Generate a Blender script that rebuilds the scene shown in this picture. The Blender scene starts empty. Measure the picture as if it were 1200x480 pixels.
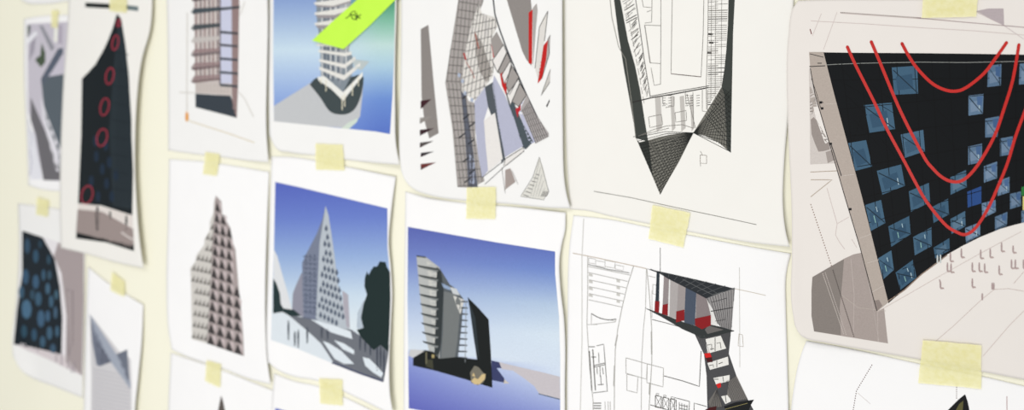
import bpy, math, random
from mathutils import Vector
from mathutils.geometry import delaunay_2d_cdt
random.seed(7)
SC = bpy.context.scene
COL = SC.collection
# ------------------------------------------------------------------ camera
W, H = 1200, 480
ALPHA = math.radians(27.7)
F = 1566 * math.tan(ALPHA)           # focal length in pixels
PX, PY = 600.0, -30.0                # optical axis in the frame
D0 = F / (0.6895 * (PX + 966))       # distance to the wall along the optical axis
ZC = 1.55
FW = Vector((-math.sin(ALPHA), math.cos(ALPHA), 0))
RT = Vector((math.cos(ALPHA), math.sin(ALPHA), 0))
CAM = Vector((0, 0, ZC)) - FW * D0
def P(px, py, h):
    """point h metres in front of the wall (plane y=0) seen at photo position px,py"""
    r = FW + RT * ((px - PX) / F) + Vector((0, 0, (PY - py) / F))
    t = (-h - CAM.y) / r.y
    return CAM + r * t
# ------------------------------------------------------------------ colour and materials
def lin(c):
    c /= 255.0
    return c / 12.92 if c <= .04045 else ((c + .055) / 1.055) ** 2.4
INK = 0.90
def C(r, g, b): return (lin(r) * INK, lin(g) * INK, lin(b) * INK, 1.0)
def mat(name):
    m = bpy.data.materials.new(name); m.use_nodes = True
    return m, m.node_tree, m.node_tree.nodes['Principled BSDF']
def noise(nt, scale, detail=3):
    tc = nt.nodes.new('ShaderNodeNewGeometry'); n = nt.nodes.new('ShaderNodeTexNoise')
    n.inputs['Scale'].default_value = scale; n.inputs['Detail'].default_value = detail
    nt.links.new(tc.outputs['Position'], n.inputs['Vector'])
    return n
def bump(nt, bs, n, dist, strength=.5):
    b = nt.nodes.new('ShaderNodeBump'); b.inputs['Strength'].default_value = strength
    b.inputs['Distance'].default_value = dist
    nt.links.new(n.outputs['Fac'], b.inputs['Height']); nt.links.new(b.outputs['Normal'], bs.inputs['Normal'])
def ink_mat(name, rough=.6, spec=.12):
    m, nt, bs = mat(name)
    a = nt.nodes.new('ShaderNodeAttribute'); a.attribute_name = 'pigment'
    n = noise(nt, 900, 2)
    r = nt.nodes.new('ShaderNodeMapRange'); r.inputs['To Min'].default_value = .88; r.inputs['To Max'].default_value = 1.10
    nt.links.new(n.outputs['Fac'], r.inputs['Value'])
    mx = nt.nodes.new('ShaderNodeVectorMath'); mx.operation = 'SCALE'
    nt.links.new(a.outputs['Color'], mx.inputs[0]); nt.links.new(r.outputs['Result'], mx.inputs['Scale'])
    nt.links.new(mx.outputs['Vector'], bs.inputs['Base Color'])
    bs.inputs['Roughness'].default_value = rough; bs.inputs['Specular IOR Level'].default_value = spec
    return m
M_INK = ink_mat('printed_ink')
M_PEN = ink_mat('marker_ink', .4, .3)
def paper_mat(name, rgb, tr=0.0):
    m, nt, bs = mat(name)
    n = noise(nt, 40, 4)
    r = nt.nodes.new('ShaderNodeValToRGB')
    r.color_ramp.elements[0].color = tuple(x * .97 for x in rgb) + (1,)
    r.color_ramp.elements[1].color = tuple(rgb) + (1,)
    nt.links.new(n.outputs['Fac'], r.inputs['Fac']); nt.links.new(r.outputs['Color'], bs.inputs['Base Color'])
    bs.inputs['Roughness'].default_value = .75; bs.inputs['Specular IOR Level'].default_value = .15
    bump(nt, bs, noise(nt, 700, 2), .0001, .15)
    return m
M_PAPER = paper_mat('white_office_paper', (.85, .843, .825))
M_PAPER_COOL = paper_mat('lit_white_paper', (.90, .893, .888))  # tone raised to carry part of the brighter light on lower rows
M_PAPER_WARM = paper_mat('warm_white_paper', (.785, .74, .695))
M_PAPER_CREAM = paper_mat('cream_white_paper', (.85, .832, .785))
def wall_mat():
    m, nt, bs = mat('cream_wall_paint')
    n = noise(nt, 6, 4); r = nt.nodes.new('ShaderNodeValToRGB')
    r.color_ramp.elements[0].color = (.865, .845, .69, 1); r.color_ramp.elements[1].color = (.90, .878, .73, 1)
    nt.links.new(n.outputs['Fac'], r.inputs['Fac']); nt.links.new(r.outputs['Color'], bs.inputs['Base Color'])
    bs.inputs['Roughness'].default_value = .7; bs.inputs['Specular IOR Level'].default_value = .2
    bump(nt, bs, noise(nt, 220, 3), .0006, .4)
    return m
M_WALL = wall_mat()
def tape_mat():
    m, nt, bs = mat('yellow_masking_tape')
    n = noise(nt, 260, 4); r = nt.nodes.new('ShaderNodeValToRGB')
    r.color_ramp.elements[0].position = .3; r.color_ramp.elements[1].position = .7
    r.color_ramp.elements[0].color = (.88, .83, .38, 1); r.color_ramp.elements[1].color = (.94, .90, .52, 1)
    nt.links.new(n.outputs['Fac'], r.inputs['Fac']); nt.links.new(r.outputs['Color'], bs.inputs['Base Color'])
    bs.inputs['Roughness'].default_value = .55; bs.inputs['Alpha'].default_value = .72
    bump(nt, bs, noise(nt, 500, 3), .0003, .4)
    return m
M_TAPE = tape_mat()
def note_mat():
    m, nt, bs = mat('fluorescent_green_paper')
    n = noise(nt, 60, 3); r = nt.nodes.new('ShaderNodeValToRGB')
    r.color_ramp.elements[0].color = (.50, .86, .045, 1); r.color_ramp.elements[1].color = (.55, .90, .06, 1)
    nt.links.new(n.outputs['Fac'], r.inputs['Fac']); nt.links.new(r.outputs['Color'], bs.inputs['Base Color'])
    bs.inputs['Roughness'].default_value = .6
    return m
M_NOTE = note_mat()
# ------------------------------------------------------------------ geometry helpers
def curve(pts, axis):
    """smooth function through points; axis 1: x as a function of y, 0: y as a function of x"""
    p = sorted([(q[axis], q[1 - axis]) for q in pts]); n = len(p)
    sl = [(p[i + 1][1] - p[i][1]) / (p[i + 1][0] - p[i][0]) for i in range(n - 1)]
    m = [sl[0]] + [(sl[i - 1] + sl[i]) / 2 if sl[i - 1] * sl[i] > 0 or n < 4 else 0.5 * (sl[i - 1] + sl[i]) for i in range(1, n - 1)] + [sl[-1]]
    def f(t):
        if t <= p[0][0]: return p[0][1] + m[0] * (t - p[0][0]) * 0
        if t >= p[-1][0]: return p[-1][1]
        for i in range(n - 1):
            if t <= p[i + 1][0]:
                d = p[i + 1][0] - p[i][0]; s = (t - p[i][0]) / d
                return ((2*s**3 - 3*s*s + 1) * p[i][1] + (s**3 - 2*s*s + s) * d * m[i]
                        + (-2*s**3 + 3*s*s) * p[i + 1][1] + (s**3 - s*s) * d * m[i + 1])
    f.a, f.b = p[0][0], p[-1][0]
    return f
def ss(a, b, x):
    t = min(1, max(0, (x - a) / (b - a))); return t * t * (3 - 2 * t)
def link(name, me, m, parent=None):
    o = bpy.data.objects.new(name, me); COL.objects.link(o)
    if m: me.materials.append(m)
    if parent:
        o.parent = parent; o.matrix_parent_inverse = parent.matrix_world.inverted()
    return o
def tag(o, label=None, cat=None, group=None, kind=None):
    if label: o['label'] = label
    if cat: o['category'] = cat
    if group: o['group'] = group
    if kind: o['kind'] = kind
class Sheet:
    def __init__(s, name, label, cat, group, left, right, top, bottom, h0=.8, B=6, R=4, Lf=0, bl=0, br=0, tl=0, wave=0, wf=2.0, paper=None, base='paper'):
        s.L, s.Rr = curve(left, 1), curve(right, 1); s.T, s.Bt = curve(top, 0), curve(bottom, 0)
        s.lp, s.rp, s.tp, s.bp = left, right, top, bottom
        s.p = (h0, B, R * .6, Lf, bl, br * .7, tl, wave * .8, wf)
        cx = sum(q[0] for q in top) / len(top)
        s.root = bpy.data.objects.new(name, None); COL.objects.link(s.root)
        s.root.empty_display_size = .02
        bx, by = (bottom[0][0] + bottom[-1][0]) / 2, (bottom[0][1] + bottom[-1][1]) / 2
        s.root.location = P(bx, by, 0); bpy.context.view_layer.update()
        tag(s.root, label, cat, group)
        # coons patch
        w = abs(s.Rr.b and right[0][0] - left[0][0]); 
        n = max(16, min(90, int(w / 3))); m = max(24, min(120, int((bottom[0][1] - top[0][1]) / 3)))
        vs = []
        def E(f, a, b, t, ax):
            q = a + (b - a) * t
            return (q, f(q)) if ax == 0 else (f(q), q)
        c00 = (s.T.a, s.T(s.T.a)); c10 = (s.T.b, s.T(s.T.b)); c01 = (s.Bt.a, s.Bt(s.Bt.a)); c11 = (s.Bt.b, s.Bt(s.Bt.b))
        for j in range(m + 1):
            v = j / m
            l = E(s.L, s.L.a, s.L.b, v, 1); r = E(s.Rr, s.Rr.a, s.Rr.b, v, 1)
            for i in range(n + 1):
                u = i / n
                t = E(s.T, s.T.a, s.T.b, u, 0); b = E(s.Bt, s.Bt.a, s.Bt.b, u, 0)
                q = [ (1-v)*t[k] + v*b[k] + (1-u)*l[k] + u*r[k] - ((1-u)*(1-v)*c00[k] + u*(1-v)*c10[k] + (1-u)*v*c01[k] + u*v*c11[k]) for k in (0, 1)]
                vs.append(P(q[0], q[1], s.h(q[0], q[1])))
        fs = [(j*(n+1)+i, (j+1)*(n+1)+i, (j+1)*(n+1)+i+1, j*(n+1)+i+1) for j in range(m) for i in range(n)]
        me = bpy.data.meshes.new(base); me.from_pydata([x - Vector((0,0,0)) for x in vs], [], fs)
        for pl in me.polygons: pl.use_smooth = True
        me.update()
        o = link(base, me, paper or M_PAPER, s.root)
        sd = o.modifiers.new('thickness', 'SOLIDIFY'); sd.thickness = .00018; sd.offset = -1
        # make sure normals look at the room (-y)
        if me.polygons[0].normal.y > 0: me.flip_normals()
    def h(s, x, y):
        h0, B, R, Lf, bl, br, tl, wave, wf = s.p
        l, r = s.L(y), s.Rr(y); t, b = s.T(x), s.Bt(x)
        u = min(1, max(0, (x - l) / max(1, r - l))); v = min(1, max(0, (y - t) / max(1, b - t)))
        z = h0 + B * math.sin(math.pi * v) * (.35 + .65 * math.sin(math.pi * u))
        z += R * u ** 4 * (.35 + .65 * math.sin(math.pi * min(1, v * 1.0))) + Lf * (1 - u) ** 4 * math.sin(math.pi * v)
        z += bl * ss(.45, 0, u)**1.5 * ss(.7, 1, v)**1.3 if False else 0
        a = max(0, 1 - u / .4) * max(0, (v - .6) / .4); z += bl * a * a * (3 - 2 * a)
        a = max(0, (u - .6) / .4) * max(0, (v - .6) / .4); z += br * a * a * (3 - 2 * a)
        a = max(0, 1 - u / .4) * max(0, 1 - v / .3); z += tl * a * a * (3 - 2 * a)
        z += wave * u * u * (1 + math.sin(v * math.pi * 2 * wf))
        return z / 1000
    def pt(s, x, y, e): return P(x, y, s.h(x, y) + .00008 + e * .00003)
    def part(s, name, parent=None, label=None): return Part(s, name, parent, label)
class Part:
    """one printed or drawn part of a sheet; shapes are in photo coordinates and laid on the curved paper"""
    def __init__(s, sh, name, parent, label):
        s.sh, s.name, s.parent, s.label = sh, name, parent, label
        s.v, s.f, s.c = [], [], []; s.lay = 0
    def poly(s, pts, col, e=None, step=4):
        e = s.lay if e is None else e
        xs = [p[0] for p in pts]; ys = [p[1] for p in pts]
        big = max(xs) - min(xs) > step * 1.3 or max(ys) - min(ys) > step * 1.3
        cf = col if callable(col) else (lambda x, y: col)
        k = len(s.v)
        if not big and len(pts) <= 4:
            for p in pts:
                s.v.append(s.sh.pt(p[0], p[1], e)); s.c.append(cf(*p))
            s.f.append(tuple(range(k, k + len(pts)))); return
        bd = []
        for i in range(len(pts)):
            a, b = pts[i], pts[(i + 1) % len(pts)]
            n = max(1, int(math.ceil(math.hypot(b[0]-a[0], b[1]-a[1]) / step)))
            for q in range(n): bd.append(Vector((a[0] + (b[0]-a[0]) * q / n, a[1] + (b[1]-a[1]) * q / n)))
        n = len(bd); ins = []
        if big:
            x = min(xs) + step * .6
            while x < max(xs):
                y = min(ys) + step * .6
                while y < max(ys): ins.append(Vector((x + .013*y, y + .017*x))); y += step
                x += step
        r = delaunay_2d_cdt(bd + ins, [(i, (i + 1) % n) for i in range(n)], [list(range(n))], 1, 1e-4)
        for q in r[0]:
            s.v.append(s.sh.pt(q.x, q.y, e)); s.c.append(cf(q.x, q.y))
        for t in r[2]: s.f.append(tuple(k + i for i in t))
    def line(s, pts, w, col, e=None):
        e = (s.lay + 1) if e is None else e
        cf = col if callable(col) else (lambda x, y: col)
        q = [pts[0]]
        for a, b in zip(pts, pts[1:]):
            n = max(1, int(math.hypot(b[0]-a[0], b[1]-a[1]) / 5))
            q += [(a[0] + (b[0]-a[0]) * i / n, a[1] + (b[1]-a[1]) * i / n) for i in range(1, n + 1)]
        k = len(s.v)
        for i, p in enumerate(q):
            a = q[max(0, i - 1)]; b = q[min(len(q) - 1, i + 1)]
            dx, dy = b[0]-a[0], b[1]-a[1]; d = math.hypot(dx, dy) or 1
            nx, ny = -dy / d * w / 2, dx / d * w / 2
            for sg in (1, -1):
                s.v.append(s.sh.pt(p[0] + sg*nx, p[1] + sg*ny, e)); s.c.append(cf(*p))
        for i in range(len(q) - 1): s.f.append((k + 2*i, k + 2*i + 1, k + 2*i + 3, k + 2*i + 2))
    def loop(s, pts, w, col, e=None): s.line(list(pts) + [pts[0]], w, col, e)
    def dots(s, a, b, n, w, col, duty=.5):
        for i in range(n):
            t0, t1 = i / n, (i + duty) / n
            s.line([(a[0]+(b[0]-a[0])*t0, a[1]+(b[1]-a[1])*t0), (a[0]+(b[0]-a[0])*t1, a[1]+(b[1]-a[1])*t1)], w, col)
    def oval(s, cx, cy, rx, ry, w, col, tilt=0):
        pts = []
        for i in range(24):
            a = i / 24 * 2 * math.pi; x, y = rx * math.cos(a), ry * math.sin(a)
            pts.append((cx + x + tilt * y, cy + y))
        s.loop(pts, w, col)
    def done(s, m=None):
        me = bpy.data.meshes.new(s.name); me.from_pydata([tuple(x) for x in s.v], [], s.f)
        at = me.color_attributes.new('pigment', 'FLOAT_COLOR', 'POINT')
        for i, c in enumerate(s.c): at.data[i].color = c
        me.update()
        fl = [p for p in me.polygons if p.normal.y > 0]
        if fl:
            me.flip_normals() if len(fl) > len(me.polygons) / 2 else None
        for p in me.polygons: p.use_smooth = False
        o = link(s.name, me, m or M_INK, s.parent or s.sh.root)
        if s.label: o['label'] = s.label
        return o
def smooth(pts, k=5):
    """Catmull-Rom through points"""
    out = []
    n = len(pts)
    for i in range(n - 1):
        p0, p1, p2, p3 = pts[max(0, i-1)], pts[i], pts[i+1], pts[min(n-1, i+2)]
        for j in range(k):
            t = j / k
            out.append(tuple(.5*((2*p1[a]) + (-p0[a]+p2[a])*t + (2*p0[a]-5*p1[a]+4*p2[a]-p3[a])*t*t + (-p0[a]+3*p1[a]-3*p2[a]+p3[a])*t**3) for a in (0,1)))
    return out + [pts[-1]]
def inside(p, poly):
    x, y = p; r = False; n = len(poly)
    for i in range(n):
        x1, y1 = poly[i]; x2, y2 = poly[(i+1) % n]
        if (y1 > y) != (y2 > y) and x < (x2-x1)*(y-y1)/(y2-y1)+x1: r = not r
    return r
def bil(q, u, v):
    """q: TL, TR, BR, BL"""
    return tuple((1-u)*(1-v)*q[0][k] + u*(1-v)*q[1][k] + u*v*q[2][k] + (1-u)*v*q[3][k] for k in (0,1))
def grad(*stops):
    """colour along y (pigment printed as a vertical gradient): (y, (r,g,b)) ..."""
    def f(x, y):
        if y <= stops[0][0]: return C(*stops[0][1])
        for (a, c), (b, d) in zip(stops, stops[1:]):
            if y <= b:
                t = (y - a) / (b - a); return C(*[c[i] + (d[i]-c[i]) * t for i in range(3)])
        return C(*stops[-1][1])
    return f
BLK = C(22, 24, 26)
G1 = 'printouts taped up in rows on the cream wall'
# ------------------------------------------------------------------ the wall
me = bpy.data.meshes.new('wall_back')
ws = []
for x in (-3.2, 2.0):
    for y in (0.0, .12):
        for z in (0, 2.7): ws.append((x, y, z))
me.from_pydata(ws, [], [(0,1,5,4),(2,6,7,3),(0,4,6,2),(1,3,7,5),(0,2,3,1),(4,5,7,6)])
wo = link('wall_back', me, M_WALL); tag(wo, kind='structure')
# ================================================================== column at the far left
# sheet cut by the top of the frame
s = Sheet('blank_sheet', 'blank end of a white sheet cut off above the greyscale roof picture', 'printout', G1,
    [(17, -150), (20, -4)], [(84, -150), (83, 1)], [(17, -150), (84, -150)], [(20, -4), (30, 3), (50, 5), (83, 1)], h0=1, B=4, R=1, bl=4)
# greyscale picture
A1 = s = Sheet('printed_sheet', 'white sheet with a greyscale roof picture, half hidden by the long dark tower sheet', 'printout', G1,
    [(28, 22), (28, 90), (31, 160), (33, 217)], [(92, 17), (92, 225)], [(28, 22), (45, 19), (92, 17)], [(33, 217), (50, 222), (92, 225)], h0=.6, B=1.5, R=0, bl=2, paper=M_PAPER_COOL)
p = s.part('printed_picture'); g = C(205, 200, 210)
p.poly([(32, 28), (88, 25), (88, 213), (51, 211), (44, 180), (39, 152), (33, 130)], g)
pic = p.done()
p = s.part('printed_roofs', pic); p.lay = 2
p.poly([(32, 30), (36, 30), (35, 38), (32, 45)], C(95, 105, 100))
p.poly([(49, 50), (53, 62), (53, 73), (48, 79), (41, 70), (45, 66), (47, 66)], C(75, 90, 70))
p.poly([(46, 30), (50, 30), (64, 56), (60, 60)], C(150, 150, 158))
p.poly([(36, 50), (42, 42), (40, 60), (34, 72)], C(165, 160, 172))
p.poly([(32, 45), (42, 36), (44, 40), (33, 52)], C(240, 240, 245))
p.poly([(64, 26), (68, 26), (67, 50), (63, 48)], C(245, 245, 235))
p.poly([(69, 30), (73, 28), (73, 52), (68, 50)], C(180, 172, 186))
p.poly([(48, 92), (68, 57), (74, 56), (74, 62), (56, 92), (51, 100)], C(92, 100, 115))
p.poly([(48, 92), (56, 90), (72, 87), (88, 86), (88, 213), (70, 205), (68, 178), (54, 140), (51, 120)], C(92, 102, 110))
p.poly([(56, 90), (71, 68), (80, 68), (80, 86)], C(205, 200, 212))
p.poly([(48, 112), (54, 132), (70, 172), (80, 205), (66, 200), (50, 140)], C(232, 230, 236))
p.poly([(53, 150), (56, 138), (57, 152)], C(215, 215, 220))
p.poly([(36, 114), (42, 128), (48, 142), (56, 160), (66, 192), (71, 200), (71, 211), (51, 211), (46, 182), (42, 158), (36, 140)], C(112, 110, 114))
p.poly([(32, 150), (40, 156), (44, 180), (50, 210), (36, 210), (34, 180)], C(236, 236, 242))
p.line([(35, 175), (37, 190), (35, 205)], 1.2, C(190, 190, 205)); p.line([(33, 140), (37, 160), (36, 172)], 1, C(200, 200, 210))
p.done()
# blue facade picture
A2 = s = Sheet('printed_sheet', 'white sheet with a blue chequered facade picture, curling off the wall at the lower left', 'printout', G1,
    [(21, 238), (22, 290), (19, 350), (14, 398), (15, 416)], [(100, 250), (99, 320), (98, 400), (97, 466)], [(21, 238), (60, 243), (100, 250)],
    [(15, 416), (22, 430), (35, 441), (62, 452), (97, 466)], h0=.6, B=4, R=0, bl=14)
p = s.part('printed_picture')
p.poly([(26, 270), (67, 283), (98, 296), (98, 350), (97, 440), (55, 420), (16, 403), (20, 363), (26, 320)], C(238, 234, 236))
p.lay = 1
p.poly([(68, 284), (98, 296), (98, 350), (96, 440), (77, 424), (78, 370), (72, 320), (63, 300)], C(172, 160, 160))
p.poly([(78, 338), (86, 340), (86, 400), (80, 420), (79, 380)], C(146, 136, 138))
p.poly([(16, 403), (40, 406), (74, 415), (96, 440), (55, 420)], C(222, 212, 214))
for x, y, hh in ((30, 396, 12), (34, 397, 14), (39, 399, 10), (44, 404, 8), (66, 412, 12), (72, 416, 12), (80, 420, 12), (87, 424, 12), (84, 428, 8)): p.line([(x, y), (x, y + hh)], 1.2, C(150, 140, 148))
pic = p.done()
p = s.part('printed_facade', pic); p.lay = 2
fac = [(26, 270), (50, 278), (58, 292), (64, 303), (70, 335), (73, 372), (72, 415), (40, 407), (16, 403), (20, 363), (26, 320)]
p.poly(fac, C(24, 34, 42)); p.lay = 3
for (x, y, w_, h_, c) in [(32,288,6,16,(50,80,105)),(42,300,6,14,(50,85,110)),(30,324,7,16,(55,90,120)),(42,330,7,15,(60,95,125)),(51,322,4,12,(60,95,120)),
    (31,362,11,20,(75,115,145)),(45,350,7,15,(60,95,120)),(48,373,8,18,(65,100,130)),(25,342,6,14,(60,95,120)),(38,345,5,11,(50,80,100)),
    (56,338,5,12,(70,105,130)),(60,353,5,13,(65,100,125)),(66,345,4,10,(70,105,125)),(56,370,5,12,(65,100,130)),(65,366,4,13,(70,100,125)),
    (58,390,6,14,(65,100,125)),(67,388,4,12,(65,100,125)),(40,392,6,13,(50,85,110)),(50,400,6,12,(60,95,120)),(28,388,7,14,(45,80,100)),(62,408,6,10,(60,90,115)),(58,322,4,10,(60,90,110)),(47,286,4,9,(40,66,84)),(57,304,4,10,(50,80,100))]:
    p.poly([(x + w_*.56*math.cos(t*.7854), y + h_*.58*math.sin(t*.7854)) for t in range(8)], C(*[v * .93 + 4 for v in c]))
p.done()
# tilted grey pyramids
B2 = s = Sheet('printed_sheet', 'white sheet with grey folded triangles over a dotted surface, under the long sheet', 'printout', G1,
    [(103, 312), (101, 360), (99, 430), (97, 560)], [(168, 357), (166, 400), (162, 440), (158, 480), (157, 590)], [(103, 312), (125, 330), (168, 357)], [(97, 560), (157, 590)],
    h0=1.2, B=6, R=5, paper=M_PAPER_COOL)
p = s.part('printed_picture')
p.poly([(105, 369), (109, 372), (140, 412), (153, 420), (154, 440), (155, 575), (106, 560), (107, 440)], C(214, 212, 214)); p.lay = 1
for i in range(30):
    y = 432 + i * 4.6
    p.line([(109, y), (152, y + 9)], 1.1, C(188, 186, 192))
pic = p.done()
p = s.part('printed_triangles', pic); p.lay = 3
p.poly([(106, 372), (109, 380), (129, 424), (117, 429), (113, 427), (108, 400)], C(118, 124, 140))
p.poly([(112, 400), (128, 418), (130, 424), (117, 428)], C(88, 92, 106))
p.poly([(136, 415), (149, 409), (152, 452), (143, 430)], C(112, 118, 132))
p.poly([(104.5, 367), (108, 372), (140, 420), (153, 447), (153, 456), (146, 446), (130, 424), (112, 392)], C(165, 172, 186))
p.done()
# long sheet with the dark tower
B1 = s = Sheet('printed_sheet', 'long sheet with a dark curved tower and small red ovals, overlapping its neighbours', 'printout', G1,
    [(81, -15), (79, 30), (74, 100), (70, 227), (71, 290)], [(179, -15), (176, 33), (166, 70), (160, 120), (158, 190), (160, 240), (163, 277), (168, 314)],
    [(81, -15), (179, -15)], [(71, 290), (100, 297), (135, 307), (168, 314)], h0=4, B=5, R=6.5, br=5, wave=0, paper=M_PAPER_CREAM)
p = s.part('scale_bar'); p.poly([(100, 3), (129, 4.5), (129, 10), (100, 8.5)], C(20, 30, 30)); p.poly([(129, 5), (149, 6), (149, 11), (129, 10)], C(200, 195, 160))
p.poly([(149, 6), (162, 7.5), (162, 13), (149, 11.5)], C(110, 125, 128)); p.done()
p = s.part('printed_picture')
tow = [(137, 16), (132, 33), (127, 46), (122, 57), (112, 75), (104, 84), (96, 92), (95, 160), (91.5, 238), (120, 241), (155, 252), (156, 200), (153, 133), (151, 90), (147, 53), (142, 22)]
p.poly([(92, 236), (155, 250), (157, 294), (125, 283), (89, 277)], C(232, 224, 218)); p.lay = 1
p.poly([(91, 245), (120, 248), (156, 268), (157, 290), (89, 272)], C(160, 146, 142))
p.poly([(89.5, 272), (120, 279), (157, 287), (157, 294), (125, 284), (89, 279)], C(22, 26, 28))
p.line([(142, 272), (156, 281)], 1.6, C(228, 220, 215))
for x, y0, y1, w_ in ((114, 242, 270, 4), (129, 247, 274, 3), (148, 252, 270, 2.6)):
    p.poly([(x-w_/4, y0), (x+w_/4, y0), (x+w_/2, (y0*2+y1)/3), (x+w_/4, y1), (x-w_/4, y1), (x-w_/2, (y0*2+y1)/3)], C(18, 28, 30))
pic = p.done()
p = s.part('printed_tower', pic); p.lay = 3
p.poly(tow, C(22, 30, 34)); p.lay = 4
p.poly([(139, 24), (143, 30), (150, 80), (154, 140), (155, 245), (132, 241), (128, 150), (133, 80)], C(38, 48, 54)); p.lay = 5
for (x, y) in [(113,183),(120,198),(107,212),(125,215),(115,230),(131,230),(128,190),(136,205),(112,165),(124,170)]:
    p.poly([(x + 3*math.cos(t*.7854), y + 7*math.sin(t*.7854)) for t in range(8)], C(30, 46, 64))
for i in range(9):
    y = 60 + i * 20; p.line([(133 - i*.6, y), (151, y + 4)], .8, C(26, 34, 40))
for i in range(4): p.line([(139 + i*3, 60 + i*10), (137 + i*4.5, 240)], .7, C(28, 36, 42))
p.done()
rd = C(168, 34, 60)
for x, y, a, b in ((139, 27, 2, 4), (135, 50, 3.6, 8.5), (128.5, 89, 4.6, 9.5), (122.5, 125, 5, 10), (119.5, 161, 6, 10), (102, 228, 6.5, 10.5)):
    p = s.part('marker_oval', label='small red hand-drawn oval'); p.lay = 6; p.oval(x, y, a, b, 1.4, rd, -.15); p.done(M_PEN)
# ================================================================== second column: louvred facade
C1 = s = Sheet('printed_sheet', 'white sheet with a louvred facade above a dark base and a tiny orange mark', 'printout', G1,
    [(193, -57), (195.5, 10), (197, 120), (197, 176)], [(311, -57), (314, 20), (313, 80), (312, 150), (314.5, 190)], [(193, -57), (311, -57)],
    [(197, 176), (225, 180), (260, 184), (290, 188), (314.5, 190)], h0=1.5, B=6, R=3, br=6)
p = s.part('construction_lines')
f1 = C(205, 200, 190)
p.line([(220, 141), (245, 149), (270, 157), (298, 167)], 1, C(222, 208, 175)); p.line([(219.5, 15), (219, 130)], .9, f1)
p.line([(210, 108), (229, 109)], .9, f1); p.line([(280, 108), (287, 116), (297, 137)], .8, f1); p.line([(281, 18), (287, 2)], .8, f1)
p.done()
p = s.part('orange_mark', label='tiny orange drop'); p.poly([(219, 130), (221, 134), (221, 140), (218.5, 143), (217, 139), (217.3, 133)], C(232, 160, 72)); p.done()
p = s.part('printed_facade')
p.poly([(226, -45), (281, -50), (279, 20), (279, 100), (277.5, 138), (273, 112), (229, 108)], C(206, 196, 192)); p.lay = 1
p.poly([(258, -45), (272, -45), (272, 98), (258, 98)], C(205, 208, 228)); p.poly([(271, -45), (281, -48), (279, 100), (277.5, 138), (272, 125)], C(150, 128, 126))
p.poly([(229, 96), (271, 100), (271, 112), (229, 109)], C(206, 196, 190))
for i in range(10): p.line([(231 + i*4, 97), (231 + i*4, 109)], .8, C(178, 168, 164))
p.poly([(229, 109.5), (250, 111), (270.5, 112), (277.5, 138), (229, 125.5)], C(58, 66, 74)); p.lay = 2
for x in (230, 235, 240, 245, 250, 255): p.poly([(x-.8, -45), (x+.8, -45), (x+.8, 93), (x-.8, 95)], C(128, 96, 96) if x % 2 == 0 else C(108, 88, 92))
for x in (232.5, 243, 252): p.poly([(x-.7, -45), (x+.7, -45), (x+.7, 93), (x-.7, 94)], C(222, 214, 208))
p.poly([(257, -45), (258.6, -45), (258.6, 100), (257, 98)], C(84, 74, 84)); p.lay = 3
for k, (y, c, c2) in enumerate([(-34,(72,80,88),(60,66,72)),(-18,(72,80,88),(60,66,72)),(-2,(74,70,72),(60,66,72)),(13,(72,82,88),(60,68,74)),(32,(78,84,88),(60,66,72)),(47,(200,194,190),(80,80,86)),(63,(116,104,106),(66,72,82)),(79,(120,102,104),(66,74,82)),(94,(128,108,108),(66,74,82))]):
    p.poly([(223.5, y), (257.5, y-3), (257.5, y-.5), (226, y+3.5)], C(*c))
    p.poly([(228, y-5.5), (257.5, y-6.5), (257.5, y-3.5), (224.5, y-.5)] if y > 55 else [(226, y-3), (257.5, y-5), (257.5, y-3), (226, y)], C(*(156,134,134) if y > 55 else c))
    p.poly([(257.5, y-4), (281, y-6), (281, y-3.5), (257.5, y-.5)] if y < 30 else [(257.5, y+4), (279, y+6), (279, y+8.5), (257.5, y+7)], C(*c2))
p.done()
# ------------------------------------------------------------------ triangulated tower
C2 = s = Sheet('printed_sheet', 'white sheet with a tall tower drawn all over in small grey triangles', 'printout', G1,
    [(198, 186), (196.5, 260), (195, 330), (197, 385), (201, 409)], [(315.5, 201), (313, 260), (311, 330), (311, 375), (313, 420), (317, 450)],
    [(198, 186), (240, 189), (280, 195), (315.5, 201)], [(201, 409), (220, 418), (262, 432), (290, 443), (317, 450)], h0=.7, B=6, R=2.5, bl=6, br=5, paper=M_PAPER_COOL)
p = s.part('printed_tower')
out = [(253, 229), (259.5, 236), (260.5, 252), (266, 260), (270, 267), (273, 285), (276, 292), (280, 340), (282.5, 362), (285, 392), (286, 417), (242.5, 402), (225, 397), (224, 340), (223, 314), (229, 306), (230, 299), (239, 287), (240, 279), (245.5, 270), (246, 259), (250, 249), (251, 236)]
p.poly(out, C(172, 160, 158))
p.lay = 1
lf = [(252, 232), (249, 280), (247.5, 320), (245.5, 355), (242.5, 402), (225, 397), (224, 340), (223, 314), (229, 306), (230, 299), (239, 287), (240, 279), (245.5, 270), (246, 259), (250, 249)]
p.poly(lf, C(212, 208, 202)); p.lay = 2
def ridge(y): return 253 - (y - 229) * (10.5 / 173)
for k in range(15):
    for j in range(9):
        xl = ridge(400); y0 = 402 - k * 13
        sp = 10.6 - k * .3
        x = ridge(y0) + j * sp; y = y0 + (x - ridge(y0)) * (.35 - k * .006)
        t = [(x, y), (x + sp * .88, y + 3), (x + sp * .42, y - 10.5)]
        if inside((x + sp * .42, y - 4), out) and inside((x + sp * .7, y), out): p.poly(t, C(66, 62, 62))
        t2 = [(x + sp*.5, y - 9.5), (x + sp * .98, y - 8), (x + sp * .92, y + 1)]
        if inside((x + sp * .75, y - 4), out): p.poly(t2, C(206, 192, 192))
    for j in range(1, 8):
        y0 = 402 - k * 13; x = ridge(y0) - j * 4.6; y = y0 - j * 1.0
        if inside((x + 1, y - 6), out) and inside((x + 2, y - 2), out): p.poly([(x, y - 3), (x + 4.4, y - 2), (x + 4.4, y - 10), (x + 2, y - 5)], C(108, 104, 100))
p.done()
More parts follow.
